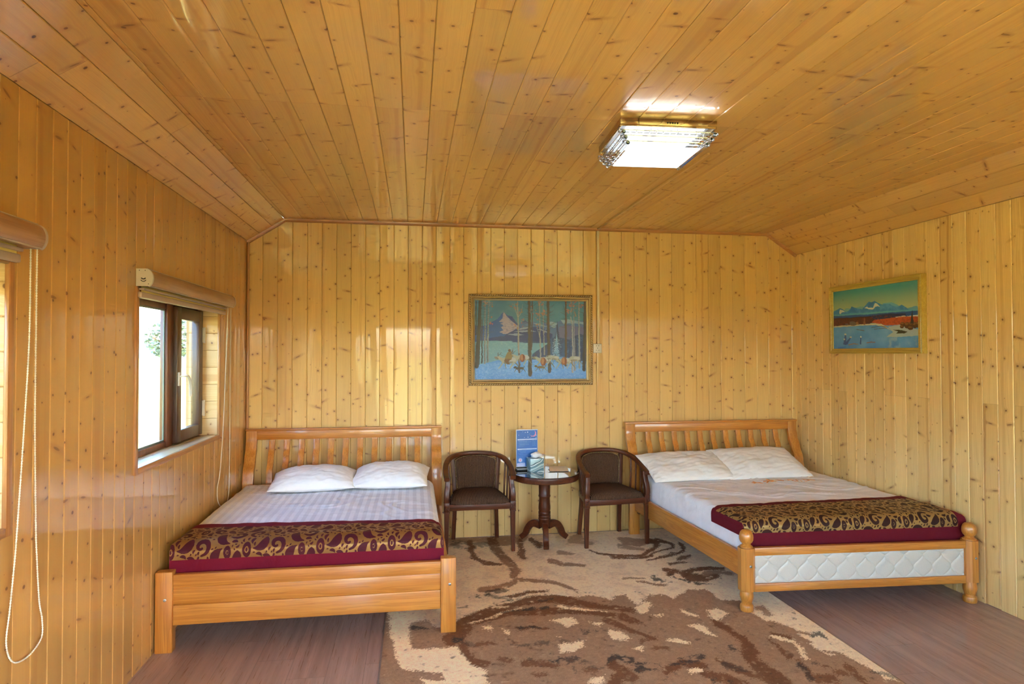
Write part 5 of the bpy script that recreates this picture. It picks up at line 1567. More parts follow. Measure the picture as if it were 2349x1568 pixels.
# ------------------------------------------------------------------ ceiling lamp
def ceiling_lamp():
    rz = math.radians(-3.0)
    cx, cy = 1.275, 3.215
    t = empty('ceiling_lamp', (cx, cy, ZC), rz)
    tag(t, 'lit square ceiling lamp with brass-coloured frame and stacked crystal rods', 'ceiling lamp')
    K = dict(parent=t, local=True)
    hw, hd, hh = 0.250, 0.225, 0.040
    n = NT('polished_bronze')
    n.pbr((0.46, 0.33, 0.19), 0.10, metal=1.0)
    bm = B()
    th = 0.010
    box2(bm, (-hw, -hd, -hh), (hw, -hd+th, -0.001), 0.0015); box2(bm, (-hw, hd-th, -hh), (hw, hd, -0.001), 0.0015)
    box2(bm, (-hw, -hd+th, -hh), (-hw+th, hd-th, -0.001), 0.0015); box2(bm, (hw-th, -hd+th, -hh), (hw, hd-th, -0.001), 0.0015)
    fr = obj('frame', bm, n.m, **K)
    bm = B(); box2(bm, (-hw+th, -hd+th, -0.012), (hw-th, hd-th, -0.006)); obj('backplate', bm, plain('white_backplate', (0.8, 0.8, 0.8), 0.5), fr, local=True)
    bm = B()
    for i in range(5):
        v = lathe(bm, [(0.0045, 0.0), (0.0045, 0.0012), (0.0001, 0.0012)], (0, 0, 0), 16)
        bmesh.ops.transform(bm, matrix=Matrix.Translation((0.018+(i-2)*0.0128, -hd, -hh/2)) @ Matrix.Rotation(PI/2, 4, 'X'), verts=v)
    obj('hole', bm, M['black'], fr, local=True)
    def emit(name, c, s, pattern=False):
        n = NT(name)
        e = n.n('Emission', {}, Color=c, Strength=s)
        if pattern:
            o = n.coord('Object'); x, y, z = n.sep(o)
            q = n.noise(n.xyz(n.mul(x, 9.0), n.mul(y, 9.0)), 1.0, 1.0, dist=1.2)
            l = n.math('ABSOLUTE', n.sub(n.math('FRACT', n.mul(q, 5.0)), 0.5))
            d = n.mul(n.smooth(l, 0.03, 0.012), n.smooth(n.noise(o, 14.0, 1.0), 0.5, 0.6))
            n.put(e.inputs['Strength'], n.lin(d, 0, 1, s, s*0.35))
        n.t.links.new(e.outputs[0], n.out.inputs[0])
        return n.m
    lamp_light = emit('led_board', (0.90, 0.95, 1.0, 1), LAMP*0.07)
    bm = B(); box2(bm, (-0.205, -0.180, -0.032), (0.205, 0.180, -0.024), 0.001); obj('led_board', bm, lamp_light, **K)
    bm = B(); box2(bm, (-0.185, -0.165, -0.128), (0.185, 0.165, -0.120), 0.002)
    obj('frosted_panel', bm, emit('frosted_lit_panel', (0.92, 0.97, 1.0, 1), LAMP*0.16, True), **K)
    g = NT('crystal')
    g.pbr((0.97, 0.98, 1.0), 0.0, trans=1.0, ior=1.47)
    # three tiers of rods, each a square ring; the rods overshoot the corners
    for tier, (ex, ey, z) in enumerate(((0.236, 0.214, -0.064), (0.222, 0.200, -0.086), (0.206, 0.184, -0.108))):
        L1, L2 = ex+0.020, ey+0.020
        for s in (-1, 1):
            for (p, q) in (((-L1, s*ey, z), (L1, s*ey, z)), ((s*ex, -L2, z-0.010), (s*ex, L2, z-0.010))):
                bm = B(); sweep(bm, [p, q], [(0.0105*math.cos(PI/6+k*PI/3), 0.0105*math.sin(PI/6+k*PI/3)) for k in range(6)])
                obj('crystal_rod', bm, g.m, t, None, True)
    # little facets between the tiers
    rnd = random.Random(2)
    for s in (-1, 1):
        for i in range(12):
            a = -0.19+0.38*i/11
            for p in ((a, s*0.192, -0.052), (s*0.212, a*0.85, -0.052)):
                bm = B()
                mtx = Matrix.Translation(p) @ Matrix.Rotation(rnd.uniform(0, PI), 4, 'Z') @ Matrix.Diagonal((0.010, 0.006, 0.020, 1))
                bmesh.ops.create_cube(bm, size=1.0, matrix=mtx)
                obj('crystal_facet', bm, g.m, t, None, True)
    # added spots and a strip, standing in for crystal caustics on the ceiling
    def caustic_spot(p, q, watt, ang):
        l = bpy.data.lights.new('lamp_light', 'SPOT'); l.energy = watt; l.spot_size = ang; l.spot_blend = 0.6; l.shadow_soft_size = 0.004
        l.color = (0.95, 0.97, 1.0)
        o = bpy.data.objects.new('lamp_light', l); COL.objects.link(o); o.parent = t
        o.location = p; d = Vector(q)-Vector(p); o.rotation_euler = d.to_track_quat('-Z', 'Y').to_euler()
    r = random.Random(8)
    l = bpy.data.lights.new('caustic_strip', 'AREA'); l.shape = 'RECTANGLE'; l.size = 0.45; l.size_y = 0.006; l.spread = math.radians(55); l.energy = 0.05; l.color = (0.95, 0.97, 1.0)
    o = bpy.data.objects.new('caustic_strip', l); COL.objects.link(o); o.parent = t; o.location = (0, -0.247, -0.056)
    o.rotation_euler = Vector((0, -0.13, 0.056)).to_track_quat('-Z', 'X').to_euler()
    o.rotation_euler = (Matrix((( 1, 0, 0), (0, 0.056/0.1416, 0.13/0.1416), (0, -0.13/0.1416, 0.056/0.1416))).transposed() @ Matrix.Rotation(PI, 3, 'X')).to_euler()
    for i in range(10):
        x = -0.230+0.46*(i+r.uniform(-0.4, 0.4))/9
        caustic_spot((x, -0.249, -0.056), (x+r.uniform(-0.03, 0.03), -0.249-r.uniform(0.09, 0.16), -0.001), LAMP*SPOTK*r.uniform(0.05, 0.22), math.radians(r.uniform(25, 50)))
    for i in range(5):
        y = -0.20+0.36*i/4
        caustic_spot((-0.270, y, -0.058), (-0.270-0.05, y+r.uniform(-0.01, 0.01), -0.001), LAMP*SPOTK*0.25, math.radians(60))
LAMP = 6.0
SPOTK = 0.014
ceiling_lamp()

# ------------------------------------------------------------------ pictures
def frame_sweep(bm, corners, sec, nrm):
    """mitred frame; sec = [(inward, out of wall)]"""
    P = [Vector(p) for p in corners]; nrm = Vector(nrm); n = 4; rings = []
    ctr = sum(P, Vector())/4
    for i in range(4):
        a = (P[(i+1) % 4]-P[i]).normalized(); b = (P[i-1]-P[i]).normalized()
        dirv = a+b                        # points inward along the mitre
        rings.append([bm.verts.new(P[i]+dirv*s+nrm*o) for s, o in sec])
    m = len(sec)
    for i in range(4):
        A, C = rings[i], rings[(i+1) % 4]
        for j in range(m-1): bm.faces.new((A[j], A[j+1], C[j+1], C[j]))

def painting_one():
    x0, x1, z0, z1 = 0.492, 1.643, 1.362, 2.192
    t = empty('framed_painting', ((x0+x1)/2, D, (z0+z1)/2))
    tag(t, 'gilt-framed painting of reindeer riders in a snowy blue forest on the back wall', 'painting', 'framed landscape paintings')
    N_ = (0, -1, 0); y = D-0.003
    cor = [(x0, y, z0), (x1, y, z0), (x1, y, z1), (x0, y, z1)]
    bm = B()
    frame_sweep(bm, cor, [(0, 0), (0, 0.030), (0.004, 0.036), (0.012, 0.038), (0.018, 0.034), (0.022, 0.026), (0.030, 0.024), (0.036, 0.027), (0.040, 0.024)], N_)
    fr = obj('frame', bm, M['gilt'], t, 35)
    # carved rope of leaves along the outer edge
    bm = B(); rnd = random.Random(4)
    def leafline(p, q):
        p, q = Vector(p), Vector(q); L = (q-p).length; n = int(L/0.021); d = (q-p)/L
        for i in range(n):
            c = p+d*(L*(i+0.5)/n)
            ang = math.atan2(d.z, d.x)+0.6
            mtx = Matrix.Translation(c) @ Matrix.Rotation(-ang, 4, 'Y') @ Matrix.Diagonal((0.0105, 0.005, 0.0042, 1))
            bmesh.ops.create_icosphere(bm, subdivisions=1, radius=1.0, matrix=mtx)
    e = 0.011; yy = y-0.038
    leafline((x0+e, yy, z0+e), (x1-e, yy, z0+e)); leafline((x0+e, yy, z1-e), (x1-e, yy, z1-e)); leafline((x0+e, yy, z0+e), (x0+e, yy, z1-e)); leafline((x1-e, yy, z0+e), (x1-e, yy, z1-e))
    obj('carved_leaf_edge', bm, M['giltlip'], fr, 180)
    k = 0.040
    bm = B()
    frame_sweep(bm, [(x0+k, y, z0+k), (x1-k, y, z0+k), (x1-k, y, z1-k), (x0+k, y, z1-k)], [(0, 0.024), (0.002, 0.026), (0.010, 0.019), (0.014, 0.012), (0.016, 0.010)], N_)
    obj('inner_lip', bm, M['giltlip'], fr, 35)
    # the canvas; coordinates as in a 2128 x 1568 enlargement
    X0, X1, Y0, Y1 = 270, 1722, 250, 1296
    nx, ny = 560, 400
    X, Y = np.meshgrid(np.linspace(X0, X1, nx), np.linspace(Y0, Y1, ny))
    C_ = lambda *c: s2l(c)
    cv = Canvas(X, Y, C_(86, 138, 150), warp=9, wscale=40, seed=3)
    n1 = fbm(X/90, Y/90, 4, 2); n2 = fbm(X/22, Y/10, 3, 6); n3 = fbm(X/9, Y/9, 2, 8)
    cv.put(np.clip((700-Y)/480, 0, 1), C_(66, 112, 136), 0.8); cv.put(np.clip((X-900)/900, 0, 1)*np.clip((760-Y)/300, 0, 1), C_(70, 135, 138), 0.5)
    cv.put(np.clip(n1*2, 0, 1), C_(120, 158, 166), 0.35)
    cv.poly([(270, 575), (330, 590), (420, 585), (500, 530), (560, 500), (600, 800), (270, 800)], C_(40, 84, 140))
    # far pale ranges
    cv.poly([(800, 600), (860, 545), (915, 512), (965, 545), (1040, 530), (1110, 575), (1180, 540), (1260, 525), (1330, 540), (1400, 500), (1500, 505), (1720, 520), (1720, 800), (800, 800)], C_(86, 112, 150))
    cv.poly([(860, 548), (915, 512), (965, 548), (925, 540)], C_(52, 74, 116))
    for pts in ([(1010, 548), (1100, 552), (1210, 600), (1110, 590)], [(1180, 545), (1260, 528), (1340, 548), (1300, 590), (1230, 570)], [(1380, 505), (1480, 500), (1690, 530), (1700, 560), (1500, 550), (1420, 560)], [(1240, 580), (1330, 600), (1290, 615)]): cv.poly(pts, C_(150, 172, 176), 0.85)
    cv.poly([(1360, 600), (1440, 570), (1560, 590), (1720, 600), (1720, 780), (1340, 780)], C_(104, 104, 138))
    # the great peak
    cv.poly([(350, 700), (430, 590), (500, 545), (560, 505), (600, 455), (640, 402), (690, 450), (750, 462), (800, 540), (850, 600), (940, 700), (940, 800), (350, 800)], C_(42, 88, 148))
    cv.poly([(690, 450), (750, 462), (790, 530), (860, 605), (800, 590)], C_(36, 62, 118))
    cv.poly([(640, 402), (690, 470), (760, 540), (850, 605), (780, 640), (700, 690), (640, 696), (585, 668), (640, 650), (610, 610), (640, 590), (600, 560), (640, 540), (580, 535), (625, 490)], C_(176, 160, 164))
    cv.put(np.clip(n2*3, 0, 1)*(cv.c[..., 0] > 0.35)*(Y < 700)*(Y > 400)*(X < 860), C_(128, 122, 146), 0.7)
    # dark wooded hills with snow streaks
    cv.poly([(350, 780), (500, 740), (640, 720), (720, 675), (800, 625), (900, 600), (1000, 596), (1100, 610), (1200, 645), (1270, 690), (1270, 830), (1000, 815), (760, 800)], C_(34, 54, 112))
    for pts in ([(800, 632), (900, 603), (1010, 600), (960, 618), (870, 640)], [(760, 668), (840, 650), (960, 640), (1060, 660), (900, 668)], [(690, 700), (800, 685), (915, 708), (780, 716)], [(1050, 620), (1130, 630), (1270, 690), (1180, 668)]): cv.poly(pts, C_(156, 164, 176), 0.9)
    # lake
    cv.poly([(340, 785), (760, 788), (740, 800), (900, 812), (1240, 815), (1200, 870), (1100, 900), (1010, 950), (1000, 1060), (340, 1110)], C_(126, 168, 172))
    cv.put(np.clip(n2*2.5, 0, 1)*(Y > 790)*(Y < 1060)*(X < 1010), C_(158, 190, 182), 0.6); cv.poly([(740, 800), (800, 786), (960, 790), (1180, 800), (1100, 815), (900, 810)], C_(40, 70, 116))
    # blue woods on the right
    cv.poly([(1000, 1060), (1010, 960), (1110, 890), (1200, 830), (1250, 760), (1300, 730), (1420, 750), (1500, 770), (1560, 720), (1640, 690), (1722, 720), (1722, 1080)], C_(38, 64, 108))
    cv.put(np.clip(n2*3, 0, 1)*(X > 1230)*(Y > 730)*(Y < 1040), C_(84, 124, 158), 0.6)
    # foreground snow
    cv.poly([(270, 1110), (380, 1085), (560, 1040), (760, 1050), (1000, 1035), (1240, 1010), (1500, 1000), (1722, 1060), (1722, 1300), (270, 1300)], C_(104, 162, 206))
    fg = (Y > 1060+30*np.sin(X/200))
    cv.put(fg*np.clip(n2*2.5, 0, 1), C_(150, 190, 214), 0.7); cv.put(fg*np.clip((Y-1180)/100, 0, 1), C_(78, 140, 190), 0.6); cv.put(fg*np.clip(n3*2, 0, 1), C_(190, 214, 226), 0.35)
    # spruces
    def spruce(cx, top, bot, w, c, a=1.0):
        n = 12
        for i in range(n):
            k = (i+0.6)/n; y_ = top+(bot-top)*k; ww = w*k
            cv.poly([(cx, y_-(bot-top)/n*1.3), (cx+ww, y_+(bot-top)/n*0.6), (cx, y_+4), (cx-ww, y_+(bot-top)/n*0.6)], c, a)
    spruce(1335, 515, 800, 50, C_(24, 42, 88)); spruce(1260, 720, 1000, 46, C_(56, 92, 130)); spruce(1420, 760, 1010, 50, C_(50, 88, 124)); spruce(1500, 790, 1010, 40, C_(34, 58, 100)); spruce(1580, 690, 1030, 36, C_(28, 50, 92)); spruce(1660, 760, 1060, 40, C_(30, 54, 96))
    spruce(1325, 655, 1005, 62, C_(116, 156, 178)); cv.put(np.clip(n3*3, 0, 1)*(np.hypot((X-1325)/60, (Y-880)/140) < 1), C_(190, 208, 210), 0.6)
    cv.poly([(1240, 990), (1440, 1000), (1440, 1030), (1230, 1020)], C_(120, 160, 190), 0.8)
    # trees
    D1, D2 = C_(84, 56, 44), C_(48, 36, 38)
    def trunk(pts, w0, w1, c, c2=None):
        cv.stroke(pts, w0, w1, c)
        if c2 is not None:
            cv.stroke([(x-w1*0.24, y_) for x, y_ in pts], w0*0.4, w1*0.4, c2, 0.7)
            cv.put(np.clip(n3*4, 0, 1)*(np.abs(X-np.interp(Y, [p[1] for p in pts], [p[0] for p in pts])) < w1*0.4)*(Y < pts[-1][1]), c, 0.6)
    def twigs(x, ys, L, c, w=5, seed=1):
        r = random.Random(seed)
        for y_ in ys:
            s = r.choice((-1, 1)); a = r.uniform(0.2, 0.9)*L; u = r.uniform(-0.5, 0.1)*L
            cv.stroke([(x, y_), (x+s*a*0.5, y_+u*0.35), (x+s*a, y_+u)], w, 1.5, c, 0.9)
    trunk([(292, 270), (290, 700)], 12, 14, D2); trunk([(345, 250), (330, 600), (300, 1115)], 34, 58, C_(72, 60, 54), D2)
    trunk([(366, 500), (364, 1075)], 10, 18, C_(62, 50, 62)); trunk([(404, 260), (402, 700), (402, 1078)], 10, 22, C_(150, 150, 148), C_(70, 58, 62)); trunk([(455, 260), (440, 600), (437, 1060)], 12, 28, C_(140, 150, 150), C_(76, 62, 62))
    twigs(440, range(300, 700, 28), 110, C_(70, 80, 90), 5, 2); twigs(404, range(300, 760, 36), 80, C_(70, 80, 90), 5, 3); twigs(345, range(280, 520, 40), 80, D2, 6, 4); twigs(292, range(290, 700, 50), 50, D2, 5, 5)
    twigs(366, range(520, 760, 40), 60, D2, 4, 15)
    trunk([(818, 270), (824, 480), (830, 800), (842, 1195)], 10, 24, C_(172, 168, 150), C_(120, 108, 100)); cv.stroke([(836, 960), (842, 1195)], 22, 24, C_(84, 72, 74)); cv.stroke([(826, 480), (860, 420), (890, 300)], 8, 3, C_(170, 170, 150)); cv.stroke([(822, 470), (790, 380), (775, 290)], 7, 3, C_(170, 170, 150))
    twigs(824, range(300, 640, 30), 90, C_(120, 140, 140), 4, 6)
    trunk([(1105, 290), (1108, 700), (1116, 1015)], 9, 17, C_(168, 164, 150), C_(130, 120, 110)); trunk([(1150, 270), (1156, 700), (1165, 970)], 9, 17, C_(160, 158, 146), C_(120, 112, 104)); cv.stroke([(1108, 720), (1080, 650), (1060, 560)], 8, 3, C_(160, 160, 150)); cv.stroke([(1160, 690), (1190, 620)], 7, 3, C_(160, 160, 150))
    twigs(1107, range(310, 640, 26), 90, C_(110, 120, 120), 4, 7); twigs(1156, range(290, 640, 30), 90, C_(110, 120, 120), 4, 8)
    trunk([(1010, 260), (1008, 520), (1000, 900)], 13, 14, C_(84, 60, 54)); trunk([(970, 256), (972, 700), (980, 1232)], 28, 50, D1, D2)
    twigs(970, range(280, 640, 30), 120, C_(62, 52, 52), 6, 9)
    trunk([(1215, 256), (1218, 700), (1232, 1190)], 30, 44, D1, D2); twigs(1218, range(290, 640, 26), 170, C_(74, 66, 62), 6, 10)
    trunk([(1447, 256), (1448, 700), (1446, 1115)], 22, 30, C_(92, 62, 48), D2); twigs(1447, range(280, 640, 30), 130, C_(74, 66, 62), 5, 11)
    trunk([(1512, 470), (1530, 560), (1540, 900), (1534, 1200)], 12, 22, C_(176, 172, 166), C_(110, 104, 116)); trunk([(1552, 470), (1560, 800), (1562, 1180)], 10, 16, C_(160, 156, 156), C_(90, 84, 98)); trunk([(1622, 270), (1622, 700), (1626, 1145)], 12, 24, C_(160, 160, 152), C_(120, 116, 122))
    twigs(1530, range(300, 640, 26), 80, C_(110, 116, 116), 4, 12); twigs(1622, range(290, 640, 28), 90, C_(110, 116, 116), 4, 13)
    trunk([(1702, 256), (1698, 700), (1686, 1165)], 30, 44, C_(70, 48, 42), D2)
    twigs(1698, range(300, 620, 60), 130, D2, 6, 14)
    r = random.Random(12)
    for cx, cy, n, sp in ((1155, 415, 20, 42), (1110, 290, 14, 50), (1080, 455, 12, 40), (1490, 390, 18, 34), (1555, 310, 16, 44), (1645, 320, 8, 30), (1570, 440, 8, 30), (490, 325, 9, 26), (484, 480, 4, 14), (478, 560, 6, 18), (800, 590, 6, 40), (790, 320, 12, 44), (880, 540, 6, 40), (400, 300, 10, 40), (1085, 580, 6, 26), (1000, 380, 6, 40), (870, 400, 8, 40), (1510, 300, 10, 40)):
        for i in range(n):
            cv.ell(cx+r.gauss(0, sp*0.5), cy+r.gauss(0, sp*0.6), r.uniform(5, 12), r.uniform(4, 9), C_(r.randint(160, 205), r.randint(104, 140), r.randint(70, 104)), 0.85, rot=r.uniform(0, 3))
    # deer train, rider and dogs
    hide, hide2, brownc = C_(176, 172, 146), C_(128, 118, 100), C_(142, 92, 56)
    def deer(x, y_, s, dirx=-1, head=True):
        cv.ell(x, y_, 95*s, 44*s, hide); cv.ell(x+40*s, y_-8*s, 52*s, 34*s, C_(196, 190, 170)); cv.ell(x-10*s, y_+24*s, 70*s, 16*s, hide2, 0.7)
        if head:
            cv.stroke([(x-75*s, y_), (x-120*s, y_-34*s), (x-140*s, y_-44*s)], 52*s, 26*s, hide); cv.ell(x-158*s, y_-34*s, 30*s, 14*s, hide2, rot=0.5)
            for a in (-1, 1):
                cv.stroke([(x-138*s, y_-54*s), (x-128*s+12*a*s, y_-86*s), (x-110*s+20*a*s, y_-112*s)], 7*s, 3*s, C_(70, 56, 50)); cv.stroke([(x-130*s, y_-84*s), (x-150*s, y_-104*s)], 5*s, 2*s, C_(70, 56, 50))
        for lx, dx in ((-70, -60), (-50, 20), (60, -40), (80, 60)):
            cv.stroke([(x+lx*s, y_+24*s), (x+(lx+dx*0.5)*s, y_+62*s), (x+(lx+dx)*s, y_+104*s)], 17*s, 8*s, hide2 if dx > 0 else hide)
    deer(705, 1045, 1.0); deer(880, 1010, 0.9); deer(1170, 1040, 0.9); deer(1250, 1005, 0.7, head=False); deer(1440, 1055, 0.95); deer(1560, 1025, 0.8, head=False); deer(1300, 1010, 0.6)
    for x, y_, w in ((880, 1010, 34), (1150, 1060, 38), (1425, 1055, 36)):
        cv.ell(x, y_, w, 52, C_(150, 78, 44)); cv.ell(x-8, y_-6, w*0.5, 40, C_(190, 140, 90), 0.7); cv.stroke([(x+w*0.5, y_-40), (x+w*0.6, y_+40)], 8, 8, C_(90, 50, 36))
    cv.poly([(690, 930), (735, 920), (752, 990), (740, 1030), (700, 1040), (655, 1030), (668, 980)], C_(148, 120, 66)); cv.poly([(660, 1020), (730, 1020), (700, 1060), (725, 1095), (690, 1095), (645, 1050)], C_(120, 84, 50)); cv.ell(712, 910, 19, 17, C_(110, 78, 50)); cv.stroke([(735, 960), (752, 925), (760, 885)], 12, 5, C_(110, 84, 54)); cv.stroke([(585, 955), (660, 1000)], 4, 3, C_(60, 50, 50))
    for x, y_ in ((845, 1145), (1120, 1132)):
        dk = C_(72, 58, 54) if x < 1000 else C_(112, 92, 60)
        cv.ell(x, y_, 54, 17, dk); cv.ell(x-62, y_-12, 20, 13, dk); cv.stroke([(x+50, y_-6), (x+62, y_-22), (x+48, y_-30)], 9, 5, dk)
        for a, b in ((-40, -70), (-30, -10), (36, 20), (44, 74)): cv.stroke([(x+a, y_+8), (x+b, y_+48)], 10, 5, dk)
    # faint signature scrawl
    for i in range(9): cv.stroke([(1400+i*30, 1262), (1412+i*30, 1246), (1424+i*30, 1264)], 4, 3, C_(180, 205, 220), 0.5)
    u = (X-X0)/(X1-X0); v = (Y-Y0)/(Y1-Y0); k = 0.052
    P = np.stack([x0+k+(x1-x0-2*k)*u, np.full(u.shape, y-0.010), z1-k-(z1-z0-2*k)*v], -1)
    me = grid_mesh('canvas', P, cv.c**1.12*np.array((0.82, 0.96, 1.50)))
    if Vector(me.polygons[0].normal).y > 0: me.flip_normals()
    link('canvas', me, M['canvas'], t, None)
painting_one()

def painting_two():
    y0, y1 = 4.118, 5.166      # near, far
    zf = (1.640, 2.228); zn = (1.656, 2.250)
    t = empty('framed_painting', (XR, (y0+y1)/2, 1.945))
    tag(t, 'yellow wood-framed painting of snowy mountains and red shrubs on the right wall', 'painting', 'framed landscape paintings')
    N_ = (-1, 0, 0); x = XR-0.003
    z0, z1 = 1.648, 2.238
    cor = [(x, y1, z0), (x, y0, z0), (x, y0, z1), (x, y1, z1)]
    bm = B()
    frame_sweep(bm, cor, [(0, 0), (0, 0.044), (0.004, 0.046), (0.010, 0.043), (0.013, 0.046), (0.024, 0.045), (0.028, 0.040), (0.034, 0.041), (0.042, 0.038), (0.044, 0.030)], N_)
    obj('frame', bm, M['olive_frame_y'], t, 25)
    TL, TR, BR, BL = (232, 490), (1545, 250), (1573, 1325), (250, 1385)
    nx, ny = 420, 260
    U, V = np.meshgrid(np.linspace(0, 1, nx), np.linspace(0, 1, ny))
    # projective map of the unit square to the quadrilateral seen in the photograph
    A = []; b = []
    for (u, v), (px, py) in zip(((0, 0), (1, 0), (1, 1), (0, 1)), (TL, TR, BR, BL)):
        A.append([u, v, 1, 0, 0, 0, -u*px, -v*px]); b.append(px); A.append([0, 0, 0, u, v, 1, -u*py, -v*py]); b.append(py)
    h = np.linalg.solve(np.array(A, float), np.array(b, float))
    w = h[6]*U+h[7]*V+1
    X = (h[0]*U+h[1]*V+h[2])/w; Y = (h[3]*U+h[4]*V+h[5])/w
    C_ = lambda *c: s2l(c)
    cv = Canvas(X, Y, C_(70, 150, 140), warp=9, wscale=50, seed=13)
    n1 = fbm(U*8, V*5, 4, 2); n2 = fbm(U*30, V*14, 3, 6); n3 = fbm(U*60, V*40, 2, 9)
    cv.put(np.clip((V-0.05)/0.30, 0, 1), C_(176, 186, 128), 0.95); cv.put(np.clip(n1*2, 0, 1)*(V < 0.4), C_(120, 176, 140), 0.3)
    # mountains
    cv.poly([(380, 800), (430, 740), (520, 735), (700, 695), (760, 760)], C_(120, 170, 158)); cv.poly([(980, 650), (1140, 620), (1250, 670), (1240, 700)], C_(110, 165, 175)); cv.poly([(1390, 700), (1500, 665), (1570, 680), (1570, 740), (1390, 740)], C_(100, 156, 165))
    cv.poly([(236, 800), (280, 775), (335, 742), (390, 760), (420, 795), (470, 780), (515, 705), (590, 730), (680, 750), (720, 700), (780, 625), (830, 635), (880, 605), (930, 640), (990, 665), (1010, 655), (1110, 655), (1160, 680), (1230, 690), (1290, 655), (1340, 680), (1400, 720), (1560, 730), (1560, 790), (236, 900)], C_(54, 128, 170))
    cv.put(np.clip(n2*2.4, 0, 1)*(V > 0.30)*(V < 0.50)*(cv.c[..., 2] > cv.c[..., 0]*3), C_(96, 160, 190), 0.6)
    for pts in ([(338, 765), (385, 775), (420, 800), (370, 805), (350, 835), (328, 825)], [(880, 640), (905, 645), (960, 700), (920, 690), (880, 700), (850, 745), (790, 745), (730, 725), (800, 720), (850, 715)], [(720, 725), (760, 705), (800, 740), (760, 735)]): cv.poly(pts, C_(206, 204, 176))
    cv.poly([(515, 705), (560, 745), (600, 800), (480, 800)], C_(44, 108, 160), 0.6); cv.poly([(880, 605), (830, 690), (760, 720), (780, 650)], C_(40, 100, 160), 0.5)
    # mist band, blue woods
    cv.poly([(236, 850), (700, 800), (1100, 755), (1570, 715), (1570, 740), (1100, 790), (700, 850), (236, 885)], C_(90, 160, 170)); cv.poly([(236, 870), (700, 830), (1100, 785), (1570, 735), (1570, 810), (1100, 880), (236, 930)], C_(32, 84, 138))
    cv.poly([(236, 900), (500, 880), (790, 850), (1100, 800), (1360, 790), (1360, 830), (1180, 870), (1100, 880), (880, 910), (236, 940)], C_(34, 42, 84))
    # maroon woods, red brush
    cv.poly([(240, 905), (420, 895), (560, 885), (700, 870), (800, 855), (880, 900), (880, 950), (800, 970), (500, 1000), (245, 1030)], C_(78, 34, 32)); cv.put(np.clip(n3*3, 0, 1)*(X < 850)*(cv.c[..., 0] < 0.09)*(V > 0.5)*(V < 0.68), C_(120, 50, 36), 0.6)
    cv.poly([(1190, 850), (1350, 825), (1380, 845), (1200, 868)], C_(200, 186, 170)); cv.poly([(1380, 830), (1570, 800), (1570, 835), (1400, 850)], C_(206, 196, 184))
    cv.poly([(830, 950), (880, 905), (1000, 890), (1200, 860), (1390, 835), (1570, 830), (1570, 930), (1400, 950), (1200, 990), (1060, 995), (960, 970)], C_(188, 84, 44)); cv.put(np.clip(n3*3, 0, 1)*(X > 830)*(Y > 835)*(Y < 1000), C_(140, 60, 36), 0.55)
    # snow
    cv.poly([(245, 1030), (400, 1015), (620, 990), (800, 970), (960, 968), (1060, 995), (1250, 970), (1570, 960), (1573, 1325), (250, 1390)], C_(96, 154, 196))
    sn = V > 0.64
    cv.put(sn*np.clip(n1*2.2, 0, 1), C_(126, 176, 204), 0.8); cv.put(sn*np.clip((-n1)*2, 0, 1), C_(66, 128, 184), 0.6)
    cv.poly([(245, 1030), (400, 1012), (640, 990), (820, 968), (980, 966), (1060, 1010), (1140, 1070), (1060, 1030), (900, 985), (640, 1005), (245, 1050)], C_(206, 196, 160))
    cv.poly([(1090, 1010), (1260, 965), (1400, 1010), (1570, 1040), (1570, 1130), (1300, 1160), (1060, 1170), (1160, 1090)], C_(196, 196, 168), 0.75)
    cv.put((X > 1060)*(V > 0.75)*np.clip(n2*2, 0, 1), C_(176, 196, 190), 0.5)
    cv.poly([(1160, 1050), (1290, 1055), (1390, 1080), (1340, 1105), (1210, 1110), (1240, 1080)], C_(62, 56, 34))
    for pts in ([(830, 1030), (960, 1000), (1060, 1010)], [(870, 1055), (960, 1040), (1070, 1030)], [(600, 1065), (720, 1080)], [(660, 1075), (720, 1090)], [(980, 1000), (1080, 1030)]): cv.stroke(pts, 9, 5, C_(104, 62, 44), 0.85)
    # rounded shrubs
    rr = random.Random(6)
    for x_, y_, rx, ry in ((1310, 965, 36, 40), (1380, 975, 42, 50), (1440, 965, 40, 50), (1500, 970, 40, 50), (1550, 960, 40, 50), (1300, 1000, 30, 26), (1430, 1020, 44, 32)):
        cv.ell(x_, y_, rx, ry, C_(88, 54, 34)); cv.ell(x_-6, y_-ry*0.45, rx*0.7, ry*0.4, C_(140, 98, 54), 0.8)
    for i in range(9):
        k = i/8; y_ = 755+k*180; wd = 6+k*30
        cv.poly([(1455, y_-26), (1455+wd, y_+10), (1455-wd, y_+14)], C_(38, 36, 44))
    cv.ell(540, 975, 50, 34, C_(110, 96, 84)); cv.ell(610, 968, 22, 20, C_(150, 110, 70)); cv.ell(450, 990, 26, 16, C_(104, 92, 92)); cv.stroke([(720, 970), (720, 880)], 40, 6, C_(140, 90, 56))
    # snow-capped stumps
    for pts, wd in (([(430, 1300), (428, 1150)], 34), ([(450, 1290), (510, 1195)], 34), ([(660, 1290), (668, 1180)], 24), ([(410, 1300), (412, 1230)], 24)):
        cv.stroke(pts, wd, wd*0.5, C_(46, 84, 150)); cv.ell(pts[-1][0], pts[-1][1], wd*0.5, 13, C_(214, 210, 186))
    cv.stroke([(480, 1315), (560, 1290), (620, 1300)], 14, 8, C_(160, 118, 70)); cv.stroke([(760, 1275), (830, 1260), (890, 1262)], 14, 10, C_(150, 90, 60)); cv.stroke([(330, 1370), (430, 1350)], 30, 20, C_(50, 110, 180), 0.7)
    cv.stroke([(382, 595), (386, 625)], 5, 4, C_(70, 80, 50))
    k = 0.042
    P = np.stack([np.full(U.shape, x-0.030), y1-k-(y1-y0-2*k)*U, z1-k-(z1-z0-2*k)*V], -1)
    me = grid_mesh('canvas', P, cv.c**1.05*np.array((1.0, 1.10, 1.45)))
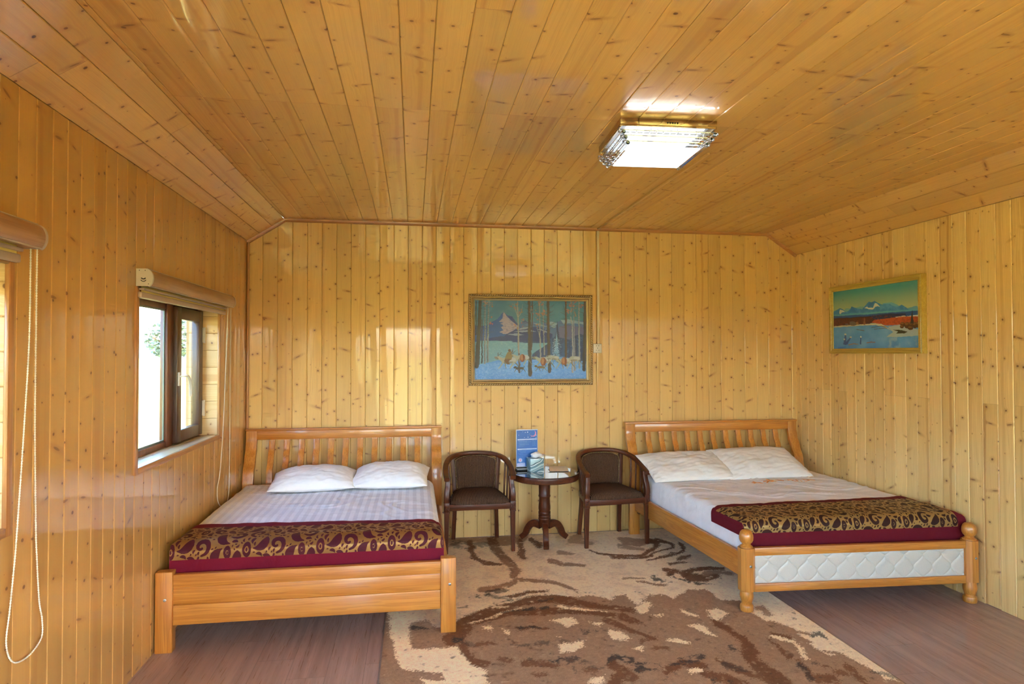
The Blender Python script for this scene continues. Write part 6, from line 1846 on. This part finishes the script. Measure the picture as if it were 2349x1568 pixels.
    if Vector(me.polygons[0].normal).x > 0: me.flip_normals()
    link('canvas', me, M['canvas'], t, None)
painting_two()

# ------------------------------------------------------------------ socket and cable trunking
sk = empty('wall_socket', (1.697, D, 1.70))
tag(sk, 'white square wall socket on the back wall beside the gilt-framed painting', 'socket')
bm = B(); box2(bm, (1.656, D-0.012, 1.657), (1.738, D-0.0005, 1.743), 0.004, 3); pl = obj('cover_plate', bm, M['white_plastic'], sk)
bm = B()
for dx, dz, w, h in ((-0.011, 0.024, 0.006, 0.006), (0.011, 0.024, 0.006, 0.006), (0, 0.002, 0.004, 0.013), (-0.012, -0.018, 0.008, 0.004), (0.012, -0.018, 0.008, 0.004)):
    box(bm, (1.697+dx, D-0.0122, 1.70+dz), (w, 0.0012, h), 0.0)
obj('socket_hole', bm, M['black'], pl)
ct = empty('cable_trunking', (1.705, D, 1.745))
tag(ct, 'narrow pale cable trunking from the ceiling down to the wall socket', 'cable trunking')
bm = B(); box2(bm, (1.694, D-0.013, 1.744), (1.717, D-0.001, 2.800), 0.002)
obj('wall_run', bm, plain('pale_wood_trunking', (0.74, 0.60, 0.40), 0.35), ct)
bm = B(); box2(bm, (1.694, 3.46, ZC-0.012), (1.712, D-0.012, ZC-0.0005), 0.002)
obj('ceiling_run', bm, plain('wood_trunking', (0.58, 0.35, 0.13), 0.35), ct)

# ------------------------------------------------------------------ outside: meadow, hills, a tree
bm = B()
s = 400
vs = [bm.verts.new(v) for v in ((-s, -s, -0.45), (s, -s, -0.45), (s, s, -0.45), (-s, s, -0.45))]
bm.faces.new(vs)
n = NT('meadow')
o = n.coord('Object')
f = n.noise(o, 0.8, 4.0); g = n.noise(o, 0.06, 3.0)
n.pbr(n.mix(f, n.mix(g, (0.36, 0.33, 0.10), (0.46, 0.41, 0.13)), (0.30, 0.29, 0.08)), 0.95, spec=0.1)
tag(obj('ground', bm, n.m, smooth=None), kind='structure')
def hills():
    U, V = np.meshgrid(np.linspace(0, 1, 200), np.linspace(0, 1, 30))
    X = -150-U*0-V*60; Y = -60+U*560
    prof = 16+9*fbm(U*4, U*0+0.3, 3, 5)+10*np.sin(U*5+1.0)
    Z = -2+prof*np.sin(V*PI)**0.8
    P = np.stack([X, Y, Z], -1)
    n = NT('hill_grass')
    n.pbr(n.mix(n.noise(n.coord('Object'), 0.1, 4.0), (0.035, 0.065, 0.075), (0.065, 0.105, 0.105)), 0.95, spec=0.1)
    tag(link('hills', grid_mesh('hills', P), n.m, None, 180), kind='structure')
hills()
def tree():
    bx, by = -16.5, 47.0
    t = empty('tree', (bx, by, -0.45))
    tag(t, 'hazy green tree standing in the meadow outside the window by the left bed', 'tree')
    bm = B(); sweep(bm, [(bx, by, -0.45), (bx+0.1, by, 1.2), (bx-0.05, by, 2.6), (bx, by, 4.2)], circ_sec(0.20, 10), up=(0, 1, 0), scale=[(1.2, 1.2), (1, 1), (0.8, 0.8), (0.3, 0.3)])
    for a, l, z in ((0.3, 1.3, 2.2), (2.2, 1.2, 2.5), (4.0, 1.4, 2.0), (5.2, 1.1, 2.9)):
        sweep(bm, [(bx, by, z), (bx+l*math.cos(a), by+l*math.sin(a), z+0.8)], circ_sec(0.07, 8))
    obj('trunk', bm, plain('bark', (0.14, 0.10, 0.07), 0.9), t)
    rnd = random.Random(3); bm = B()
    for i in range(2600):
        a = rnd.uniform(0, 2*PI); h = rnd.random(); r = rnd.random()**0.6*(1.75*math.sin(min(1, h*1.15+0.12)*PI)**0.6)
        p = Vector((bx+r*math.cos(a), by+r*math.sin(a), 1.5+h*3.5))
        s = rnd.uniform(0.10, 0.20)
        m = Matrix.Translation(p) @ Matrix.Rotation(rnd.uniform(0, 6), 4, 'Z') @ Matrix.Rotation(rnd.uniform(0, 6), 4, 'X') @ Matrix.Diagonal((s, s*0.6, 1, 1))
        v = [bm.verts.new(m @ Vector(q)) for q in ((-1, 0, 0), (0, -1, 0), (1, 0, 0), (0, 1, 0))]
        bm.faces.new(v)
    tag(obj('foliage', bm, plain('leaf_green', (0.10, 0.16, 0.13), 0.8), t, None), kind='stuff')
tree()

# ------------------------------------------------------------------ daylight
w = bpy.data.worlds.new('sky'); SC.world = w; w.use_nodes = True
nt = w.node_tree; nt.nodes.clear()
sky = nt.nodes.new('ShaderNodeTexSky'); sky.sky_type = 'NISHITA'; sky.sun_disc = False
sky.sun_elevation = math.radians(48); sky.sun_rotation = math.radians(120); sky.air_density = 1.0; sky.dust_density = 2.5; sky.ozone_density = 1.0
mx = nt.nodes.new('ShaderNodeMix'); mx.data_type = 'RGBA'; mx.inputs[0].default_value = 0.45
hs = nt.nodes.new('ShaderNodeHueSaturation'); hs.inputs['Saturation'].default_value = 1.25
nt.links.new(sky.outputs[0], hs.inputs['Color'])
bg = nt.nodes.new('ShaderNodeBackground'); bg.inputs['Strength'].default_value = 1.0
wo = nt.nodes.new('ShaderNodeOutputWorld')
nt.links.new(hs.outputs[0], bg.inputs['Color']); nt.links.new(bg.outputs[0], wo.inputs[0])
SKY = 1.5
bg.inputs['Strength'].default_value = SKY

sun = bpy.data.lights.new('sun', 'SUN'); sun.energy = 16.0; sun.angle = math.radians(1.5); sun.color = (1.0, 0.93, 0.80)
so = bpy.data.objects.new('sun', sun); COL.objects.link(so)
so.rotation_euler = Vector((-0.55, -0.45, -0.75)).to_track_quat('-Z', 'Y').to_euler()

def portal(c, sx, sy, d):
    l = bpy.data.lights.new('portal', 'AREA'); l.shape = 'RECTANGLE'; l.size = sx; l.size_y = sy
    l.cycles.is_portal = True
    o = bpy.data.objects.new('portal', l); COL.objects.link(o); o.location = c
    o.rotation_euler = Vector(d).to_track_quat('-Z', 'Z').to_euler()
for W in (W0, W1, W2): portal((XL-0.20, (W[0]+W[1])/2, (W[2]+W[3])/2), W[1]-W[0], W[3]-W[2], (1, 0, 0))
for a in (FWA, DOOR, FWB): portal(((a[0]+a[1])/2, YF-0.15, (a[2]+a[3])/2), a[1]-a[0], a[3]-a[2], (0, 1, 0))
portal((XR+0.15, (RW[0]+RW[1])/2, (RW[2]+RW[3])/2), RW[1]-RW[0], RW[3]-RW[2], (-1, 0, 0))

# ------------------------------------------------------------------ camera and film
cam = bpy.data.cameras.new('camera'); cam.sensor_fit = 'HORIZONTAL'; cam.sensor_width = 36.0; cam.lens = F_PX/2349*36.0
cam.clip_start = 0.05; cam.clip_end = 1000
co = bpy.data.objects.new('camera', cam); COL.objects.link(co)
r, u, f = cam_axes()
co.matrix_world = Matrix(((r[0], u[0], -f[0], CAM[0]), (r[1], u[1], -f[1], CAM[1]), (r[2], u[2], -f[2], CAM[2]), (0, 0, 0, 1)))
SC.camera = co
SC.view_settings.view_transform = 'Standard'; SC.view_settings.look = 'None'
SC.view_settings.gamma = 1.0; SC.view_settings.use_curve_mapping = False
SC.view_settings.exposure = 1.6
cy = SC.cycles
cy.use_denoising = True
cy.use_adaptive_sampling = True; cy.use_light_tree = False; cy.adaptive_threshold = 0.13; cy.adaptive_min_samples = 16
cy.max_bounces = 10; cy.diffuse_bounces = 5; cy.glossy_bounces = 4; cy.transmission_bounces = 8; cy.transparent_max_bounces = 12
cy.sample_clamp_indirect = 8.0; cy.caustics_reflective = False; cy.caustics_refractive = False
cy.blur_glossy = 0.5
